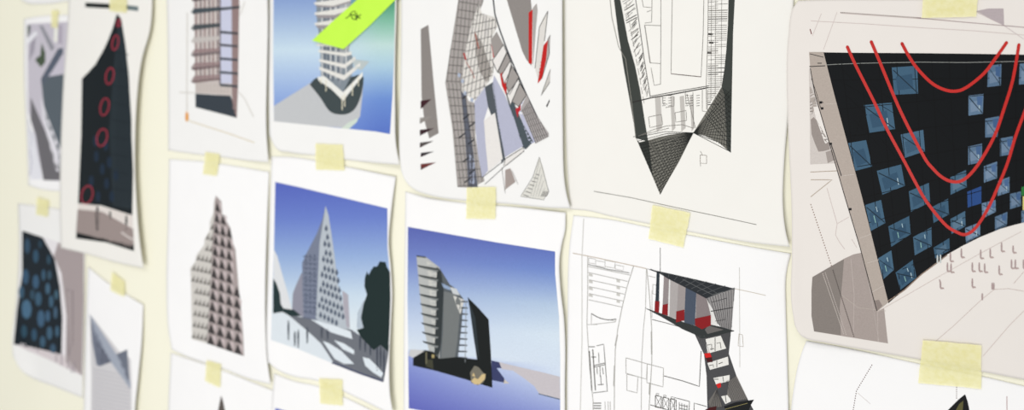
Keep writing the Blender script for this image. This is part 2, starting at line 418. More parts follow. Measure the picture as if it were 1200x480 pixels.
# ------------------------------------------------------------------ only the tip of a spire
C3 = s = Sheet('printed_sheet', 'white sheet showing only a dark spire tip, under the triangle-patterned tower sheet', 'printout', G1,
    [(200, 413), (197, 480), (198, 655)], [(320, 457), (318, 500), (317, 720)], [(200, 413), (225, 421), (262, 434), (320, 457)], [(198, 655), (317, 720)], h0=.7, B=7, R=2, paper=M_PAPER_COOL)
p = s.part('printed_spire')
p.poly([(259, 463), (261, 468), (264, 482), (272, 520), (280, 640), (236, 620), (250, 520), (256, 478)], C(96, 88, 84)); p.done()
# ================================================================== third column
D1 = s = Sheet('printed_sheet', 'white sheet with a blue-green picture of a stacked-slab tower, carrying the green note', 'printout', G1,
    [(316, -90), (316, 0), (315, 100), (315.5, 158)], [(462, -90), (464.5, 0), (463, 70), (463, 128), (464, 168), (468.5, 193)], [(316, -90), (462, -90)],
    [(315.5, 158), (323, 173), (338, 178), (369, 182), (423, 189), (468.5, 193)], h0=1.6, B=7, R=3, bl=5, br=9)
def sky(x, y):
    u = (x - 320) / 140; v = y / 155
    L = [(-.6, (110,130,195)), (0, (140,165,212)), (.38, (205,226,240)), (.8, (138,165,222)), (1, (120,150,218))]
    Rr = [(-.6, (60,130,110)), (0, (76,150,116)), (.14, (126,188,160)), (.34, (196,224,220)), (.5, (176,208,226)), (.75, (110,145,212)), (1, (92,120,200))]
    def ev(S, t):
        for (a, c), (b, d) in zip(S, S[1:]):
            if t <= b: k = max(0, (t - a) / (b - a)); return [c[i] + (d[i]-c[i])*k for i in range(3)]
        return S[-1][1]
    a, b = ev(L, v), ev(Rr, v); u = ss(.45, .95, u)
    return C(*[a[i] + (b[i]-a[i]) * u for i in range(3)])
p = s.part('printed_rendering'); p.poly([(321, -70), (460, -70), (463, 0), (462, 60), (460, 110), (457, 157), (440, 154), (400, 150), (321, 142), (320, 60)], sky)
pic = p.done()
p = s.part('printed_ground', pic); p.lay = 1
p.poly([(321, 124), (340, 112), (364, 97), (426, 95), (424, 118), (422, 136), (418, 142), (409, 150), (380, 148), (321, 142)], C(198, 200, 202))
p.poly([(400, 150), (409, 143), (420, 138), (418, 143), (409, 151)], C(212, 225, 212), 3)
p.lay = 2
p.poly(smooth([(363, 99), (371, 91), (390, 88), (410, 90), (425, 88), (424, 108), (417, 126), (408, 133), (397, 134), (386, 130), (375, 114), (363, 99)], 4)[:-1], C(66, 76, 78)); p.done()
p = s.part('printed_tower', pic); p.lay = 3
p.poly([(370, -60), (411, -60), (411, 5), (409, 60), (413, 66), (414, 84), (402, 108), (376, 90), (375, 50), (371, 20)], C(134, 144, 152)); p.lay = 4
p.poly([(390, -60), (411, -60), (411, 0), (409, 60), (404, 62), (398, 100), (395, 60)], C(168, 172, 176))
for x in (380, 384, 389, 396): p.line([(x, -60), (x + 1, 95)], 1.6, C(92, 100, 114))
for x in (377, 387, 393, 405): p.line([(x, -60), (x + .6, 92)], 1.1, C(226, 226, 226))
p.lay = 6; cr = C(232, 230, 224); dk = C(158, 152, 154)
for k in range(6):
    y = 3 - k * 12.5; p.poly([(368, y), (411, y - 6), (411, y - 2), (390, y + 4), (369, y + 2.5)], cr); p.poly([(369, y+2.5), (390, y+4), (411, y-2), (411, y), (390, y+6), (372, y+5)], dk)
for y in (15, 27): p.poly([(368.5, y), (409, y - 7), (409, y - 3), (392, y + 2.5), (369, y + 2.4)], cr); p.poly([(370, y+2.4), (392, y+2.5), (409, y-3), (409, y), (392, y+6.5), (372, y+6)], dk)
for y in (40, 51): p.poly([(371, y), (408, y + 2), (408, y + 5), (371, y + 2.5)], cr)
p.poly([(373, 58), (404, 62), (412, 60), (412, 64), (404, 66), (373, 61)], cr)
p.poly([(374, 69), (404, 75), (416, 66), (417, 70), (404, 80), (374, 72)], cr)
p.poly([(374, 78), (403, 88), (422, 73), (422, 78), (403, 94), (374, 81.5)], cr)
p.poly([(372, 90), (380, 89), (402, 108), (425, 84), (425, 89), (402, 118), (388, 104), (373, 94)], C(238, 238, 232))
p.poly([(412, 69), (433, 72), (424, 82), (416, 80)], C(190, 200, 200))
for x, y0, y1 in ((382, 94, 107), (376, 92, 98), (401, 112, 129), (404, 110, 125), (413, 98, 112), (420, 90, 101)): p.line([(x, y0), (x, y1)], 1.1, C(226, 220, 196))
p.done()
# ------------------------------------------------------------------ tower under a blue sky
D2 = s = Sheet('printed_sheet', 'white sheet with a lattice tower against deep blue sky, a dark tree and street shadows', 'printout', G1,
    [(318, 183), (316, 250), (313.5, 330), (312.5, 400), (314, 424)], [(464, 207), (459, 242), (455.5, 285), (458, 313), (459.5, 345), (458, 380), (456, 429), (457, 462), (461, 487)],
    [(318, 183), (345, 184), (400, 194), (464, 207)], [(314, 424), (325, 433), (345, 441), (372, 446), (423, 468), (461, 487)], h0=.8, B=7, R=3, bl=6, br=8, wave=1.5, wf=1.6, paper=M_PAPER_COOL)
p = s.part('printed_rendering')
def sky2(x, y):
    yy = y - (x - 322) * .2 + (x - 322) * .15 * 0
    u = (x - 322) / 136
    st = [(213, (88, 104, 190)), (255, (108, 130, 204)), (300, (150, 176, 220)), (345, (202, 220, 236)), (380, (224, 234, 240))]
    for (a, c), (b, d) in zip(st, st[1:]):
        yv = yy + u * 28
        if yv <= b:
            k = max(0, (yv - a) / (b - a)); return C(*[c[i] + (d[i]-c[i])*k for i in range(3)])
    return C(*st[-1][1])
p.poly([(322.5, 213), (350, 219), (400, 231), (454, 244), (454, 290), (457, 320), (457.5, 350), (455, 406), (449.5, 447), (420, 437), (389, 425), (350, 409), (317.5, 398), (319, 345), (321, 290)], sky2)
pic = p.done()
p = s.part('printed_street', pic); p.lay = 1
p.poly([(319, 366), (333, 366), (357, 371), (412, 386), (440, 402), (456, 395), (455, 410), (449.5, 447), (420, 437), (389, 425), (350, 409), (317.5, 398)], C(224, 232, 238)); p.lay = 2
p.poly([(337, 368), (357, 372), (385, 379), (412, 386), (432, 400), (456, 404), (455, 415), (449.5, 447), (420, 437), (391, 425), (384, 414), (376, 402), (362, 389)], C(112, 116, 124)); p.lay = 3
for q in ([(378, 399), (386, 402), (400, 411), (415, 426), (403, 426), (392, 420)], [(391, 398), (403, 402), (415, 410), (415, 415), (402, 409)], [(363, 373), (385, 379), (411, 388), (413, 397), (388, 389)], [(425, 418), (433, 420), (441, 428), (449, 437), (447, 442), (437, 436), (428, 428)]):
    p.poly(q, C(226, 234, 240))
p.line([(389, 424.5), (420, 436.5), (449, 446.5)], 1.8, C(48, 56, 96))
for x, y0, y1 in ((338, 375, 398), (345.5, 388, 405), (349.5, 386, 407), (360, 383, 402), (442, 401, 434), (450, 409, 440), (377, 383, 396), (384, 385, 398), (422, 392, 410), (428, 398, 412), (434, 400, 416), (446, 405, 430)):
    p.poly([(x-.5, y0), (x+.5, y0), (x+1.2, y0+(y1-y0)*.3), (x+.7, y1), (x-.7, y1), (x-1.2, y0+(y1-y0)*.3)], C(70, 76, 88))
p.done()
p = s.part('printed_side_building', pic); p.lay = 2
p.poly([(321, 292), (325, 300), (331, 322), (337, 342), (343, 366), (319.5, 366)], C(226, 228, 230))
p.done(); p = s.part('printed_side_building', pic); p.lay = 2
p.poly([(343, 344), (346, 336), (353, 320), (357, 320), (357, 372), (342, 366)], C(146, 146, 160))
p.done(); p = s.part('printed_side_building', pic); p.lay = 2
p.poly([(401, 340), (408, 345), (410, 384), (404, 384)], C(176, 172, 182)); p.done(); p = s.part('printed_side_building', pic); p.lay = 2
p.poly([(419, 366), (426, 352), (430, 352), (428, 386), (418, 384)], C(184, 196, 208)); p.done()
p = s.part('printed_tower', pic); p.lay = 3
tw = [(381.5, 241), (385, 252), (388, 271), (392, 299), (396, 333), (401, 352), (407, 386), (369.5, 375), (356, 371), (354.5, 340), (354, 308), (360, 295), (371, 274), (378, 256)]
p.poly(tw, C(186, 194, 202)); p.lay = 4
p.poly([(381.5, 242), (374.5, 285), (372, 336), (370, 375), (356, 371), (354.5, 340), (354, 308), (360, 295), (371, 274), (378, 256)], C(122, 130, 150)); p.lay = 5
for k in range(12):
    y = 300 + k * 6.5; p.line([(355, y), (371.5, y + 3)], 1.2, C(98, 106, 126))
def rl(y): return 381.5 - (y - 242) * .088
def rr(y): return 381.5 + (y - 242) * .19
for k in range(15):
    for j in range(-1, 9):
        y = 250 + k * 9 + j * .9 * (1 + k * .12); x = rl(y) + 1 + (j - .5 * (k % 2)) * 4.8
        if rl(y) - .5 < x and x + 3.6 < rr(y) and y < 372 + (x - 370) * .33:
            p.poly([(x + 2, y - 5.2), (x + 4.2, y), (x + 2, y + 3.6), (x, y)], C(92, 102, 118))
    yl = 300 + k * 5
    for j in range(3):
        x = 357 + j * 5
        if yl < 368: p.poly([(x + 1.5, yl - 2.5), (x + 3.2, yl + .8), (x, yl)], C(84, 92, 112))
p.done()
p = s.part('printed_tree', pic); p.lay = 5
gr = C(30, 46, 46)
p.poly([(427.6, 325), (430, 318), (432, 322), (435, 316), (438, 312), (442, 312), (445, 306), (452, 307), (453, 312), (457, 319), (457.5, 350), (456.5, 380), (455, 412), (446, 404), (438, 410), (430, 402), (424, 396), (418, 386), (426, 384), (423, 372), (426, 356), (430, 345), (427, 335)], gr)
p.done()
p = s.part('printed_shrubs', pic); p.lay = 5
p.poly([(320, 326), (324, 332), (328, 344), (329, 356), (332, 361), (345, 363), (353, 370), (340, 370), (331, 365), (320, 367)], C(36, 54, 56)); p.done()
# ------------------------------------------------------------------ white sheet with a blue corner
D3 = s = Sheet('printed_sheet', 'nearly blank white sheet at the bottom edge, under the blue sky lattice tower', 'printout', G1,
    [(321, 437), (317, 500), (316, 700)], [(458, 492), (456, 540), (455, 780)], [(321, 437), (345, 446), (372, 452), (423, 474), (458, 492)], [(316, 700), (455, 780)], h0=.7, B=7, R=2, paper=M_PAPER_COOL)
p = s.part('printed_picture'); p.poly([(322.5, 477.5), (335, 481), (450, 522), (450, 700), (322, 660)], C(104, 120, 196)); p.done()
# ------------------------------------------------------------------ green note
class Flat:  # a note stuck on D1, its free end lifting off
    root = None
    def pt(s, x, y, e):
        t = ((x - 440) * -.74 + (y + 20) * .67) / 100
        return P(x, y, D1.h(min(x, 462), y) + .0008 + .004 * max(0, t) ** 2 + e * .0001)
nt_ = Flat()
nr = bpy.data.objects.new('sticky_note', None); COL.objects.link(nr); nr.location = P(384, 52, 0); bpy.context.view_layer.update()
nt_.root = nr
tag(nr, 'bright green note strip with a small handwritten word, aslant on the slab tower picture', 'note')
p = Part(nt_, 'note_paper', None, None)
p.poly([(365.5, 47.5), (384, 52.5), (402.5, 57.5), (432, 31), (462, 1), (497, -36), (457, -38), (418, 0), (392, 23)], C(200, 240, 60), step=6)
o = p.done(M_NOTE); sd = o.modifiers.new('thickness', 'SOLIDIFY'); sd.thickness = .0002; sd.offset = -1
p = Part(nt_, 'handwriting', None, 'dark ink handwriting'); p.lay = 3; ik = C(50, 80, 28)
for st in ([(405, 21.5), (408.5, 19.5), (411, 16)], [(411, 16), (412.5, 21.5)], [(410, 17), (413, 13.5), (416, 13), (416.5, 16), (412, 18.5)], [(412.5, 21.5), (416, 23), (418, 22)], [(415, 17.5), (417.2, 19.5), (416.5, 23)],
           [(417, 19), (419.5, 18.2)], [(418, 15.5), (417.8, 23.5)], [(418, 20.5), (423, 17)], [(419, 20.5), (422.5, 21.5)]):
    p.line(st, .9, ik)
p.done(M_PEN)
# ================================================================== fourth column
E1 = s = Sheet('printed_sheet', 'white sheet with an exploded grey wireframe drawing of fins, with red accents', 'printout', G1,
    [(468, -73), (470, 0), (469, 100), (468, 180), (470, 200)], [(659, -73), (659, 60), (659.5, 150), (661, 207), (664, 228), (668.5, 244)], [(468, -73), (659, -73)],
    [(470, 200), (474, 210), (483, 220), (502, 228), (547, 235), (600, 239), (640, 243), (668.5, 244)], h0=1.8, B=6, R=4, bl=10, br=4)
gy = C(142, 136, 132); lg = C(190, 185, 180); sl = C(84, 90, 96); lav = C(184, 186, 206); red = C(196, 36, 34); wh = C(236, 232, 228)
p = s.part('printed_shard', label='long grey shard with dark wedges')
p.poly([(493, 34), (502, 29), (508, 95), (514, 156), (503, 162), (497, 140), (494, 113)], gy); p.lay = 1
for x, y, w_, d, c in ((493,118,12.5,10,(64,34,40)),(492,138,15,7,(150,145,140)),(492,152,17,7,(60,38,44)),(492,167,16,6,(88,82,80)),(493,179,16,5,(52,48,52)),(493,192,18,7,(110,52,50))):
    p.poly([(x, y), (x + w_, y - 2), (x, y + d)], C(*c)); p.poly([(x, y + d * .5), (x + w_ * .4, y+d*.25), (x, y + d)], C(58, 28, 34) if c[0] < 120 else C(130,125,120))
p.done()
p = s.part('printed_wireframe')
lat = [(537, 0), (536, -60), (572, -60), (567, 0), (556, 30), (546, 68), (542, 100), (549, 118), (557, 121), (557, 160), (562, 190), (568, 212), (552, 220), (536, 219), (530, 150), (521.7, 97), (529, 50)]
p.poly(lat, C(170, 164, 160)); p.lay = 1
p.poly([(540, 106), (545, 112), (551, 151), (560, 219), (549, 219), (545, 160)], C(96, 100, 112)); p.poly([(550, 180), (556, 188), (556, 216), (551, 214)], C(170, 178, 200)); p.lay = 2
def clipline(q, a, b, w_, c, n=40):
    run = []
    for i in range(n + 1):
        t = i / n; z = (a[0] + (b[0]-a[0])*t, a[1] + (b[1]-a[1])*t)
        if inside(z, q): run.append(z)
        else:
            if len(run) > 1: p.line([run[0], run[-1]], w_, c)
            run = []
    if len(run) > 1: p.line([run[0], run[-1]], w_, c)
for i in range(30):
    y = -55 + i * 9.4; clipline(lat, (518, y - 4 + i*.2), (575, y + 9 - i * .4), .7, C(70, 68, 68))
for i in range(9): clipline(lat, (519 + i*5, 97), (535 + i*4.2, -60), .55, C(84, 80, 80))
for i in range(9): clipline(lat, (521 + i*4.6, 97), (536 + i*4.2, 219), .55, C(78, 74, 74))
for x, y in ((545, 112), (546, 136), (553, 145), (541, 158), (552, 165), (546, 186), (553, 200), (548, 210)): p.poly([(x-4, y+3), (x+4, y-3), (x+4, y-1), (x-3, y+4.5)], C(46, 48, 54))
net = [(561, 5), (565, 16), (580, 20), (583, 30), (575, 48), (577, 60), (579, 78), (577, 90), (567, 104), (557, 118), (549, 113), (541, 107), (543, 80), (547, 52), (553, 27)]
p.lay = 3; p.poly(net, C(226, 222, 216)); p.lay = 4
p.poly([(556.7, 38), (565, 50), (571, 68), (577, 84), (570, 97), (562, 84), (557, 60)], C(166, 160, 154)); p.poly([(566, 16), (570, 17), (573, 40), (569, 44)], C(214, 210, 206)); p.lay = 5
for i in range(12): clipline(net, (540, 12 + i*10), (585, 4 + i*9), .7, C(62, 60, 60))
for i in range(9): clipline(net, (541 + i*5, 116), (558 + i*3.4, 4), .6, C(80, 76, 74))
p.line([(556.5, 38), (561, 57)], 1.1, C(176, 84, 60)); p.line([(543.5, 62), (546, 70)], 1.8, C(176, 44, 40)); p.line([(546, 72), (553, 84), (556, 92)], .9, C(178, 104, 88))
for x, y in ((537, 85), (541, 92), (544, 106), (552, 114)): p.poly([(x, y), (x+3, y+2), (x+2, y+6), (x-1, y+4)], C(176, 186, 206))
p.done()
p = s.part('printed_fins', label='grey and white fins with red edges'); p.lay = 1
p.poly([(586, -60), (622, -60), (622, 0), (623, 10), (622.5, 77), (617, 70), (612, 60), (603, 30), (594, 0)], C(146, 140, 136)); p.lay = 2
p.poly([(624, 10), (627, 6), (629, 4), (630, 12), (628, 33), (624.5, 80)], C(176, 170, 166)); p.poly([(619.5, 15), (624, 11), (623.5, 75), (619.5, 74)], red)
p.poly([(642, 13), (636, 22), (632, 32), (627, 80), (631, 95), (636, 60), (640, 30)], C(226, 222, 216)); p.line([(642, 13), (632, 32), (627, 80)], .7, BLK); p.line([(642, 13), (638, 48)], .7, BLK)
p.poly([(637, 53), (642, 47), (640, 70), (635, 92), (630, 98), (632, 80)], red)
p.poly([(645, 41), (642, 47), (640, 70), (635, 92), (644, 64)], C(182, 176, 172)); p.line([(645, 41), (642, 46), (644, 62), (635, 92)], .6, BLK)
p.poly([(645, 81), (640, 96), (634, 111), (638, 107), (644.5, 96)], C(206, 202, 196)); p.line([(645, 81), (634, 112), (644.5, 96)], .6, BLK)
p.poly([(640, 124), (644, 116), (644, 119), (641, 126)], C(30, 30, 34))
p.line([(578, -60), (578, 0), (580, 17), (586, 36), (594, 58), (605, 84), (617, 111), (629, 136), (642, 158)], 1.6, C(64, 68, 74), 2)
p.poly([(575, 47), (582, 37), (590, 52), (587, 60), (579, 68)], C(160, 154, 150)); p.poly([(571, 50), (574, 47), (577, 55), (579, 68), (573, 62)], red)
def fin(a, b, c, d, col, ol=True):
    p.lay += .6; p.poly([a, b, c, d], col)
    if ol: p.loop([a, b, c, d], .8, C(60, 58, 58))
fin((594, 61), (598, 71), (588, 88), (583, 84), C(162, 156, 152)); fin((590, 52), (594, 62), (583, 85), (577, 71), wh)
p.lay += .6; p.poly([(586, 87), (590, 84), (594, 102), (593, 111), (588, 100)], red); fin((598, 71), (600, 78), (591, 98), (588, 88), wh); fin((599, 76), (608, 90), (597, 111), (593, 100), C(164, 158, 154))
fin((608, 92), (609, 98), (598, 123), (594, 111), wh); fin((609, 97), (617, 111), (608, 125), (600, 119), C(166, 160, 156))
p.lay += .6; p.poly([(604, 127), (607, 126), (610, 121), (610, 129), (608, 131), (606.5, 138), (605, 132)], C(190, 40, 50))
wedge = [(617, 111), (629, 136), (643, 156), (643, 160), (628, 168), (620, 150), (610, 128)]
p.lay += .6; p.poly(wedge, C(176, 170, 168)); p.lay += 1
for i in range(8): clipline(wedge, (611 + i*1.5, 130 - i*2), (626 + i*2.4, 170 - i), .8, C(88, 84, 84))
for i in range(6): clipline(wedge, (606, 132 + i*7), (645, 116 + i*8), .5, C(110, 106, 104))
p.done()
p = s.part('printed_panels', label='pale lavender and slate floor panels'); p.lay = 3
p.poly([(579, 88), (592, 112), (603, 140), (613, 171), (592, 184), (585, 150), (577, 100)], lav)
p.poly([(556, 118), (568, 101), (572, 125), (567, 141), (569, 170), (572, 200), (565, 208), (560, 180), (557, 150)], lav)
p.poly([(568, 102), (578, 96), (584, 140), (592, 186), (588, 192), (581, 150), (572, 125)], sl)
p.poly([(590, 100), (596, 112), (603, 122), (613, 145), (625, 166), (616, 175), (612, 172), (606, 150), (597, 125)], C(76, 86, 92))
p.poly([(612, 118), (616, 128), (622, 148), (628, 166), (621, 169), (613, 146), (608, 130)], C(190, 192, 214)); p.poly([(610, 122), (614, 114), (616, 117), (612, 134), (609, 134)], C(240, 240, 246))
p.lay = 5
fin((567, 141), (580, 132), (589, 186), (572, 201), wh, False)
fin((592, 186), (613, 173), (614, 177), (590, 196), wh); p.line([(565, 208), (588, 190)], .7, BLK); p.line([(568, 216), (590, 196)], .6, BLK)
p.poly([(592, 199), (598, 197), (604, 213), (592, 222)], C(168, 156, 150)); p.line([(588, 196), (592, 226)], .5, C(120, 116, 112)); p.line([(600, 200), (607, 216)], .5, C(150, 146, 142))
p.done()
p = s.part('printed_section', label='small wireframe triangle'); p.lay = 1
p.poly([(632, 184), (636, 195), (643, 224), (637, 234), (610, 230), (624, 210)], C(226, 224, 216)); p.lay = 2; dk = C(96, 94, 92)
p.loop([(632, 184), (643, 224), (637, 234), (610, 230), (624, 208)], .5, dk)
for i in range(7): p.line([(628 - i*2.4, 204 + i*4), (632 - i*2, 205 + i * 4.2)], .8, dk)
for i in range(5): p.line([(632 + i*1.6, 188 + i*8), (622 + i*3, 230)], .4, C(150, 150, 146))
for i in range(4): p.line([(634 + i*2, 230), (637 + i*2, 224)], .9, C(80, 78, 76))
p.done()
# ------------------------------------------------------------------ tower with black monolith
E2 = s = Sheet('printed_sheet', 'white sheet with a slab building beside a black monolith under violet-blue sky', 'printout', G1,
    [(475, 224), (474, 300), (473, 400), (473, 530)], [(663, 249), (662, 270), (658, 287), (655.5, 307), (656.5, 335), (661, 375), (662.5, 410), (662, 450), (663, 565)],
    [(475, 224), (500, 231), (547, 238), (600, 242), (663, 249)], [(473, 530), (663, 565)], h0=.8, B=7, R=1.5, wave=1.6, wf=1.3, paper=M_PAPER_COOL)
def sky3(x, y):
    yy = y - (x - 478) * .1; u = (x - 478) / 175
    L = [(266, (92,104,178)), (300, (116,134,198)), (340, (162,182,220)), (380, (200,214,236)), (410, (220,230,240)), (414, (150,165,218)), (440, (126,138,206)), (480, (98,104,186))]
    R_ = [(266, (92,108,184)), (300, (116,142,206)), (340, (184,204,228)), (375, (216,230,242)), (420, (214,226,242)), (440, (186,200,232)), (480, (128,140,204))]
    def ev(S, t):
        for (a, c), (b, d) in zip(S, S[1:]):
            if t <= b: k = max(0, (t - a) / (b - a)); return [c[i] + (d[i]-c[i])*k for i in range(3)]
        return S[-1][1]
    a, b = ev(L, yy), ev(R_, yy); u = min(1, max(0, u))
    return C(*[a[i] + (b[i]-a[i]) * u for i in range(3)])
p = s.part('printed_rendering'); p.poly([(478, 265.5), (520, 273), (580, 283.5), (650.5, 294.5), (650.5, 320), (655, 370), (656.5, 420), (656.5, 514), (600, 500), (479, 478), (477.5, 350)], sky3)
pic = p.done()
p = s.part('printed_ground', pic); p.lay = 1
p.poly([(478.5, 416), (481, 409), (497, 410), (500, 414), (484, 419)], C(206, 206, 206))
p.poly([(585, 424), (610, 430), (636, 436), (656, 441), (656.5, 468), (632, 461), (626, 452), (613, 442), (601, 434), (588, 432)], C(202, 196, 200)); p.line([(631, 461), (656, 467.5)], 1.2, C(96, 110, 130))
p.poly([(576, 422), (585, 424), (588, 431), (582, 431), (591, 443), (591, 448), (576, 445)], C(58, 64, 104)); p.poly([(591, 444), (597, 449), (590, 449)], C(206, 198, 190)); p.done()
p = s.part('printed_building', pic); p.lay = 3
p.poly([(488, 300), (498, 300), (515, 313), (518, 330), (515, 425), (504, 416), (498, 390), (492, 345)], C(186, 188, 186))
p.poly([(500, 306), (513, 312), (515, 420), (508, 400)], C(206, 206, 200))
p.poly([(514, 312), (527, 333), (534, 338), (543, 350), (541, 380), (536, 425), (512, 425), (511, 380)], C(92, 98, 102)); p.lay = 4
p.poly([(512, 312), (517, 318), (520, 340), (517, 400), (513, 425), (509, 415), (511, 360)], C(52, 58, 60))
p.poly([(520, 341), (533, 344), (540, 352), (536, 400), (532, 424), (516, 426), (519, 390)], C(118, 122, 122))
p.poly([(531, 346), (544, 351), (543, 356), (539.5, 368), (536, 360)], C(214, 212, 206)); p.poly([(527, 336), (535, 338), (539, 346), (531, 344)], C(206, 210, 212))
p.poly([(517, 331), (527, 336), (528, 340), (520, 337)], C(150, 170, 200)); p.lay = 6
for i in range(11):
    x = 488 + i * .75; y = 299 + i * 11.2 - (i > 7) * (i-7) * .4
    if i == 0: p.poly([(x, y), (x + 11, y + 1.5), (x + 11, y + 3), (x, y + 1.5)], C(60, 66, 66)); continue
    p.poly([(x, y), (514, y + 4.2), (514, y + 6.4), (x + 2, y + 2.2)], C(56, 62, 62))
    p.poly([(x + 2, y + 2.2), (514, y + 6.4), (512, y + 8.4), (x + 8, y + 4.6)], C(132, 136, 136))
for i in range(10):
    y = 352 + i * 7.3; p.poly([(541 - i*.5, y), (548.5 - i*.1, y + .6), (548 - i*.1, y + 2), (540.5 - i*.5, y + 2)], C(80, 86, 92))
p.line([(546, 352), (545, 424)], .7, C(150, 156, 160)); p.done()
p = s.part('printed_monolith', pic); p.lay = 7
p.poly([(548, 348), (560, 360), (572.5, 374), (575, 410), (577, 454), (545, 444), (510, 434), (484, 428), (484, 419), (499, 410), (508, 412), (515, 420), (535, 418), (559, 421), (556, 400), (552, 370)], C(24, 28, 28)); p.lay = 8
p.poly([(549, 351), (557, 372), (562, 422), (556, 402)], C(46, 54, 58)); p.line([(499.5, 412), (499.5, 426)], 1.5, C(120, 116, 92)); p.poly([(506, 415), (509, 415), (509, 419), (506, 419)], C(176, 160, 110))
p.poly([(500, 421), (507, 421), (508, 432), (499, 429)], C(66, 66, 52)); p.lay = 9
p.poly([(551, 436), (556, 428), (561, 430), (566, 436), (569, 438), (569, 443), (566, 448), (560, 451), (552, 448)], C(120, 116, 104))
for q in ([(552, 446), (556, 442), (560, 444), (565, 438), (569, 438), (568, 444), (562, 450), (556, 450)], [(553, 440), (555, 436), (557, 441)]): p.poly(q, C(214, 190, 140), 10)
p.done()
# ================================================================== fifth column: floor plan
F1 = s = Sheet('printed_sheet', 'large white sheet with a black line floor plan ending in two dark pointed fans', 'printout', G1,
    [(662, -91), (662, 60), (664, 180), (668, 245)], [(930, -91), (930, 0), (927, 100), (919, 190), (917.5, 240), (921, 272), (925.5, 289)], [(662, -91), (930, -91)],
    [(668, 245), (690, 247), (715, 253), (760, 262), (806, 271), (880, 284), (925.5, 289)], h0=.8, B=5, R=.5, br=6, paper=M_PAPER_CREAM)
p = s.part('printed_walls', label='dark hatched band and fans')
ink = C(62, 66, 62); fanc = C(122, 120, 112); dl = C(34, 36, 34)
p.poly([(712, -60), (719.5, 0), (724, 36), (731, 80), (738, 118), (745, 158), (745, 162), (757, 165), (762, 180), (756, 144), (750, 105), (744, 76), (736, 48), (727, 0), (721, -60)], ink)
fl = [(745, 161), (748, 167), (760, 164), (772, 160.5), (784, 158), (798, 156), (812.5, 155.5), (796, 189), (773.5, 227.5), (764, 205)]
p.poly(fl, fanc); p.lay = 1
p.poly([(745, 161), (749, 167), (760, 164), (765, 207)], C(48, 52, 48))
p.lay = 0
fr = [(812.5, 155.5), (829, 129), (845.5, 102), (856, 60), (857, 110), (856.5, 179), (841, 166), (826, 159)]
p.poly(fr, fanc); p.lay = 1
p.poly([(855, -60), (862, -60), (861, 0), (859, 39), (857, 144), (856.5, 179), (852, 175), (849, 110), (845.5, 102), (849, 80), (851, 60), (853, 30)], ink); p.lay = 2
for i in range(16):
    t = i / 15; a = (784 + 0*t, 158); q = (745 + (773.5-745) * t, 161 + 66.5 * t)
    p.line([(812.5, 155.5), ((812.5+q[0])/2, (155.5+q[1])/2 - 4*(1-t)), q], .6, dl)
for i in range(20):
    t = (i + .5) / 20; a = (812.5 + (773.5-812.5)*t, 155.5 + 72*t)
    for side in (0, 1):
        b = (745 + (773.5-745)*min(1, t + .12), 161 + 66.5*min(1, t + .12)) if side == 0 else (748 + 60*(1-t), 167 - 9*(1-t))
        p.line([a, b], .7 if side == 0 else .35, dl)
for i in range(13):
    t = i / 12; p.line([(812.5, 155.5), (856.5, 105 + 73 * t)], .6, dl)
for i in range(12):
    t = i / 11; p.line([(826 + 20*t, 135 - 32*t), (856.5, 172 - 62*t)], .55, dl)
    p.line([(822 + 32*t, 157 + 18*t), (845 + 10*t, 103 + 8*t)], .45, dl)
p.done()
p = s.part('printed_plan_lines', label='fine black floor plan lines'); p.lay = 1
k1 = C(120, 116, 110); k2 = C(66, 64, 62); k3 = C(168, 164, 158)
p.line([(712, -30), (717, 20), (725, 55), (733, 69), (740, 118), (745, 161)], .8, C(140, 138, 130)); p.line([(742, 160), (746, 160)], .6, k2)
p.line([(740, -60), (745, 0), (749.5, 30), (755, 70), (762, 113)], .8, k2)
random.seed(3)
for i in range(62):
    t = i / 61; y = -40 + 150 * t
    xl = 724 + (y + 20) * .215 if y < 60 else 743 + (y - 60) * .24; xr = 744 + (y) * .15
    r = random.random(); a = xl + random.random() * 3; b = xr - random.random() * 3
    if r < .3: a = xl + (xr - xl) * .45
    elif r < .5: b = xl + (xr - xl) * .6
    p.line([(a, y + 3), (b, y - 5 + random.random()*2)], .5 + .5 * (random.random() > .7), k2 if random.random() > .3 else k1)
for i in range(14):
    y = -30 + i * 11; x = 733 + y * .18; p.line([(x, y), (x + 1.5, y + 8)], .5, k1)
for i in range(66):
    y = -40 + 2.5 * i; xr = 853 - max(0, y) * .035 - max(0, y - 60) * .05; xl = 829.5
    if y > 100: xr = 846 - (y - 100) * .65
    r = random.random(); a, b = xl, xr
    if r < .25: a = xl + 8
    elif r < .45: b = xl + 12
    p.line([(a, y), (b, y - .6)], .45 + .45 * (random.random() > .75), k2 if random.random() > .35 else k1)
for x in (834, 839, 846): p.line([(x, -40), (x - 1, 118 if x < 840 else 100)], .45, k1)
for x, y in ((832, 40), (833, 50), (831, 62)): p.poly([(x-2, y-1.2), (x+3, y-1), (x+3, y+1.2), (x-2, y+1)], C(60, 58, 56))
for st in ([(752.5, -40), (752.5, 0), (754, 8), (764, 9), (763.5, 26), (755.5, 27)], [(774.5, -40), (774.4, 50), (774, 99)], [(755.5, 29.4), (774, 30)], [(755.5, 29.4), (761.5, 73.5), (774, 74.5)], [(763, 79.5), (766.6, 100), (774, 98.5)],
           [(788.5, -40), (787, 40), (786.4, 86.4), (821.5, 90), (824, 40), (825.5, -40)], [(830.5, -40), (829.5, 40), (827.5, 102), (828, 128)], [(764, 9), (764, -30)], [(758, 14), (763, 12)]): p.line(st, .6, k1)
p.line([(786.4, 86.4), (821.5, 90)], .9, C(120, 96, 96)); p.line([(755.5, 29.4), (762, 74)], .9, k1)
p.line([(740.5, 120), (763, 114.5), (790, 110), (830.5, 102.5)], 1.3, C(48, 46, 44)); p.line([(761, 113), (790, 107.5), (830.5, 100.5)], .8, k2)
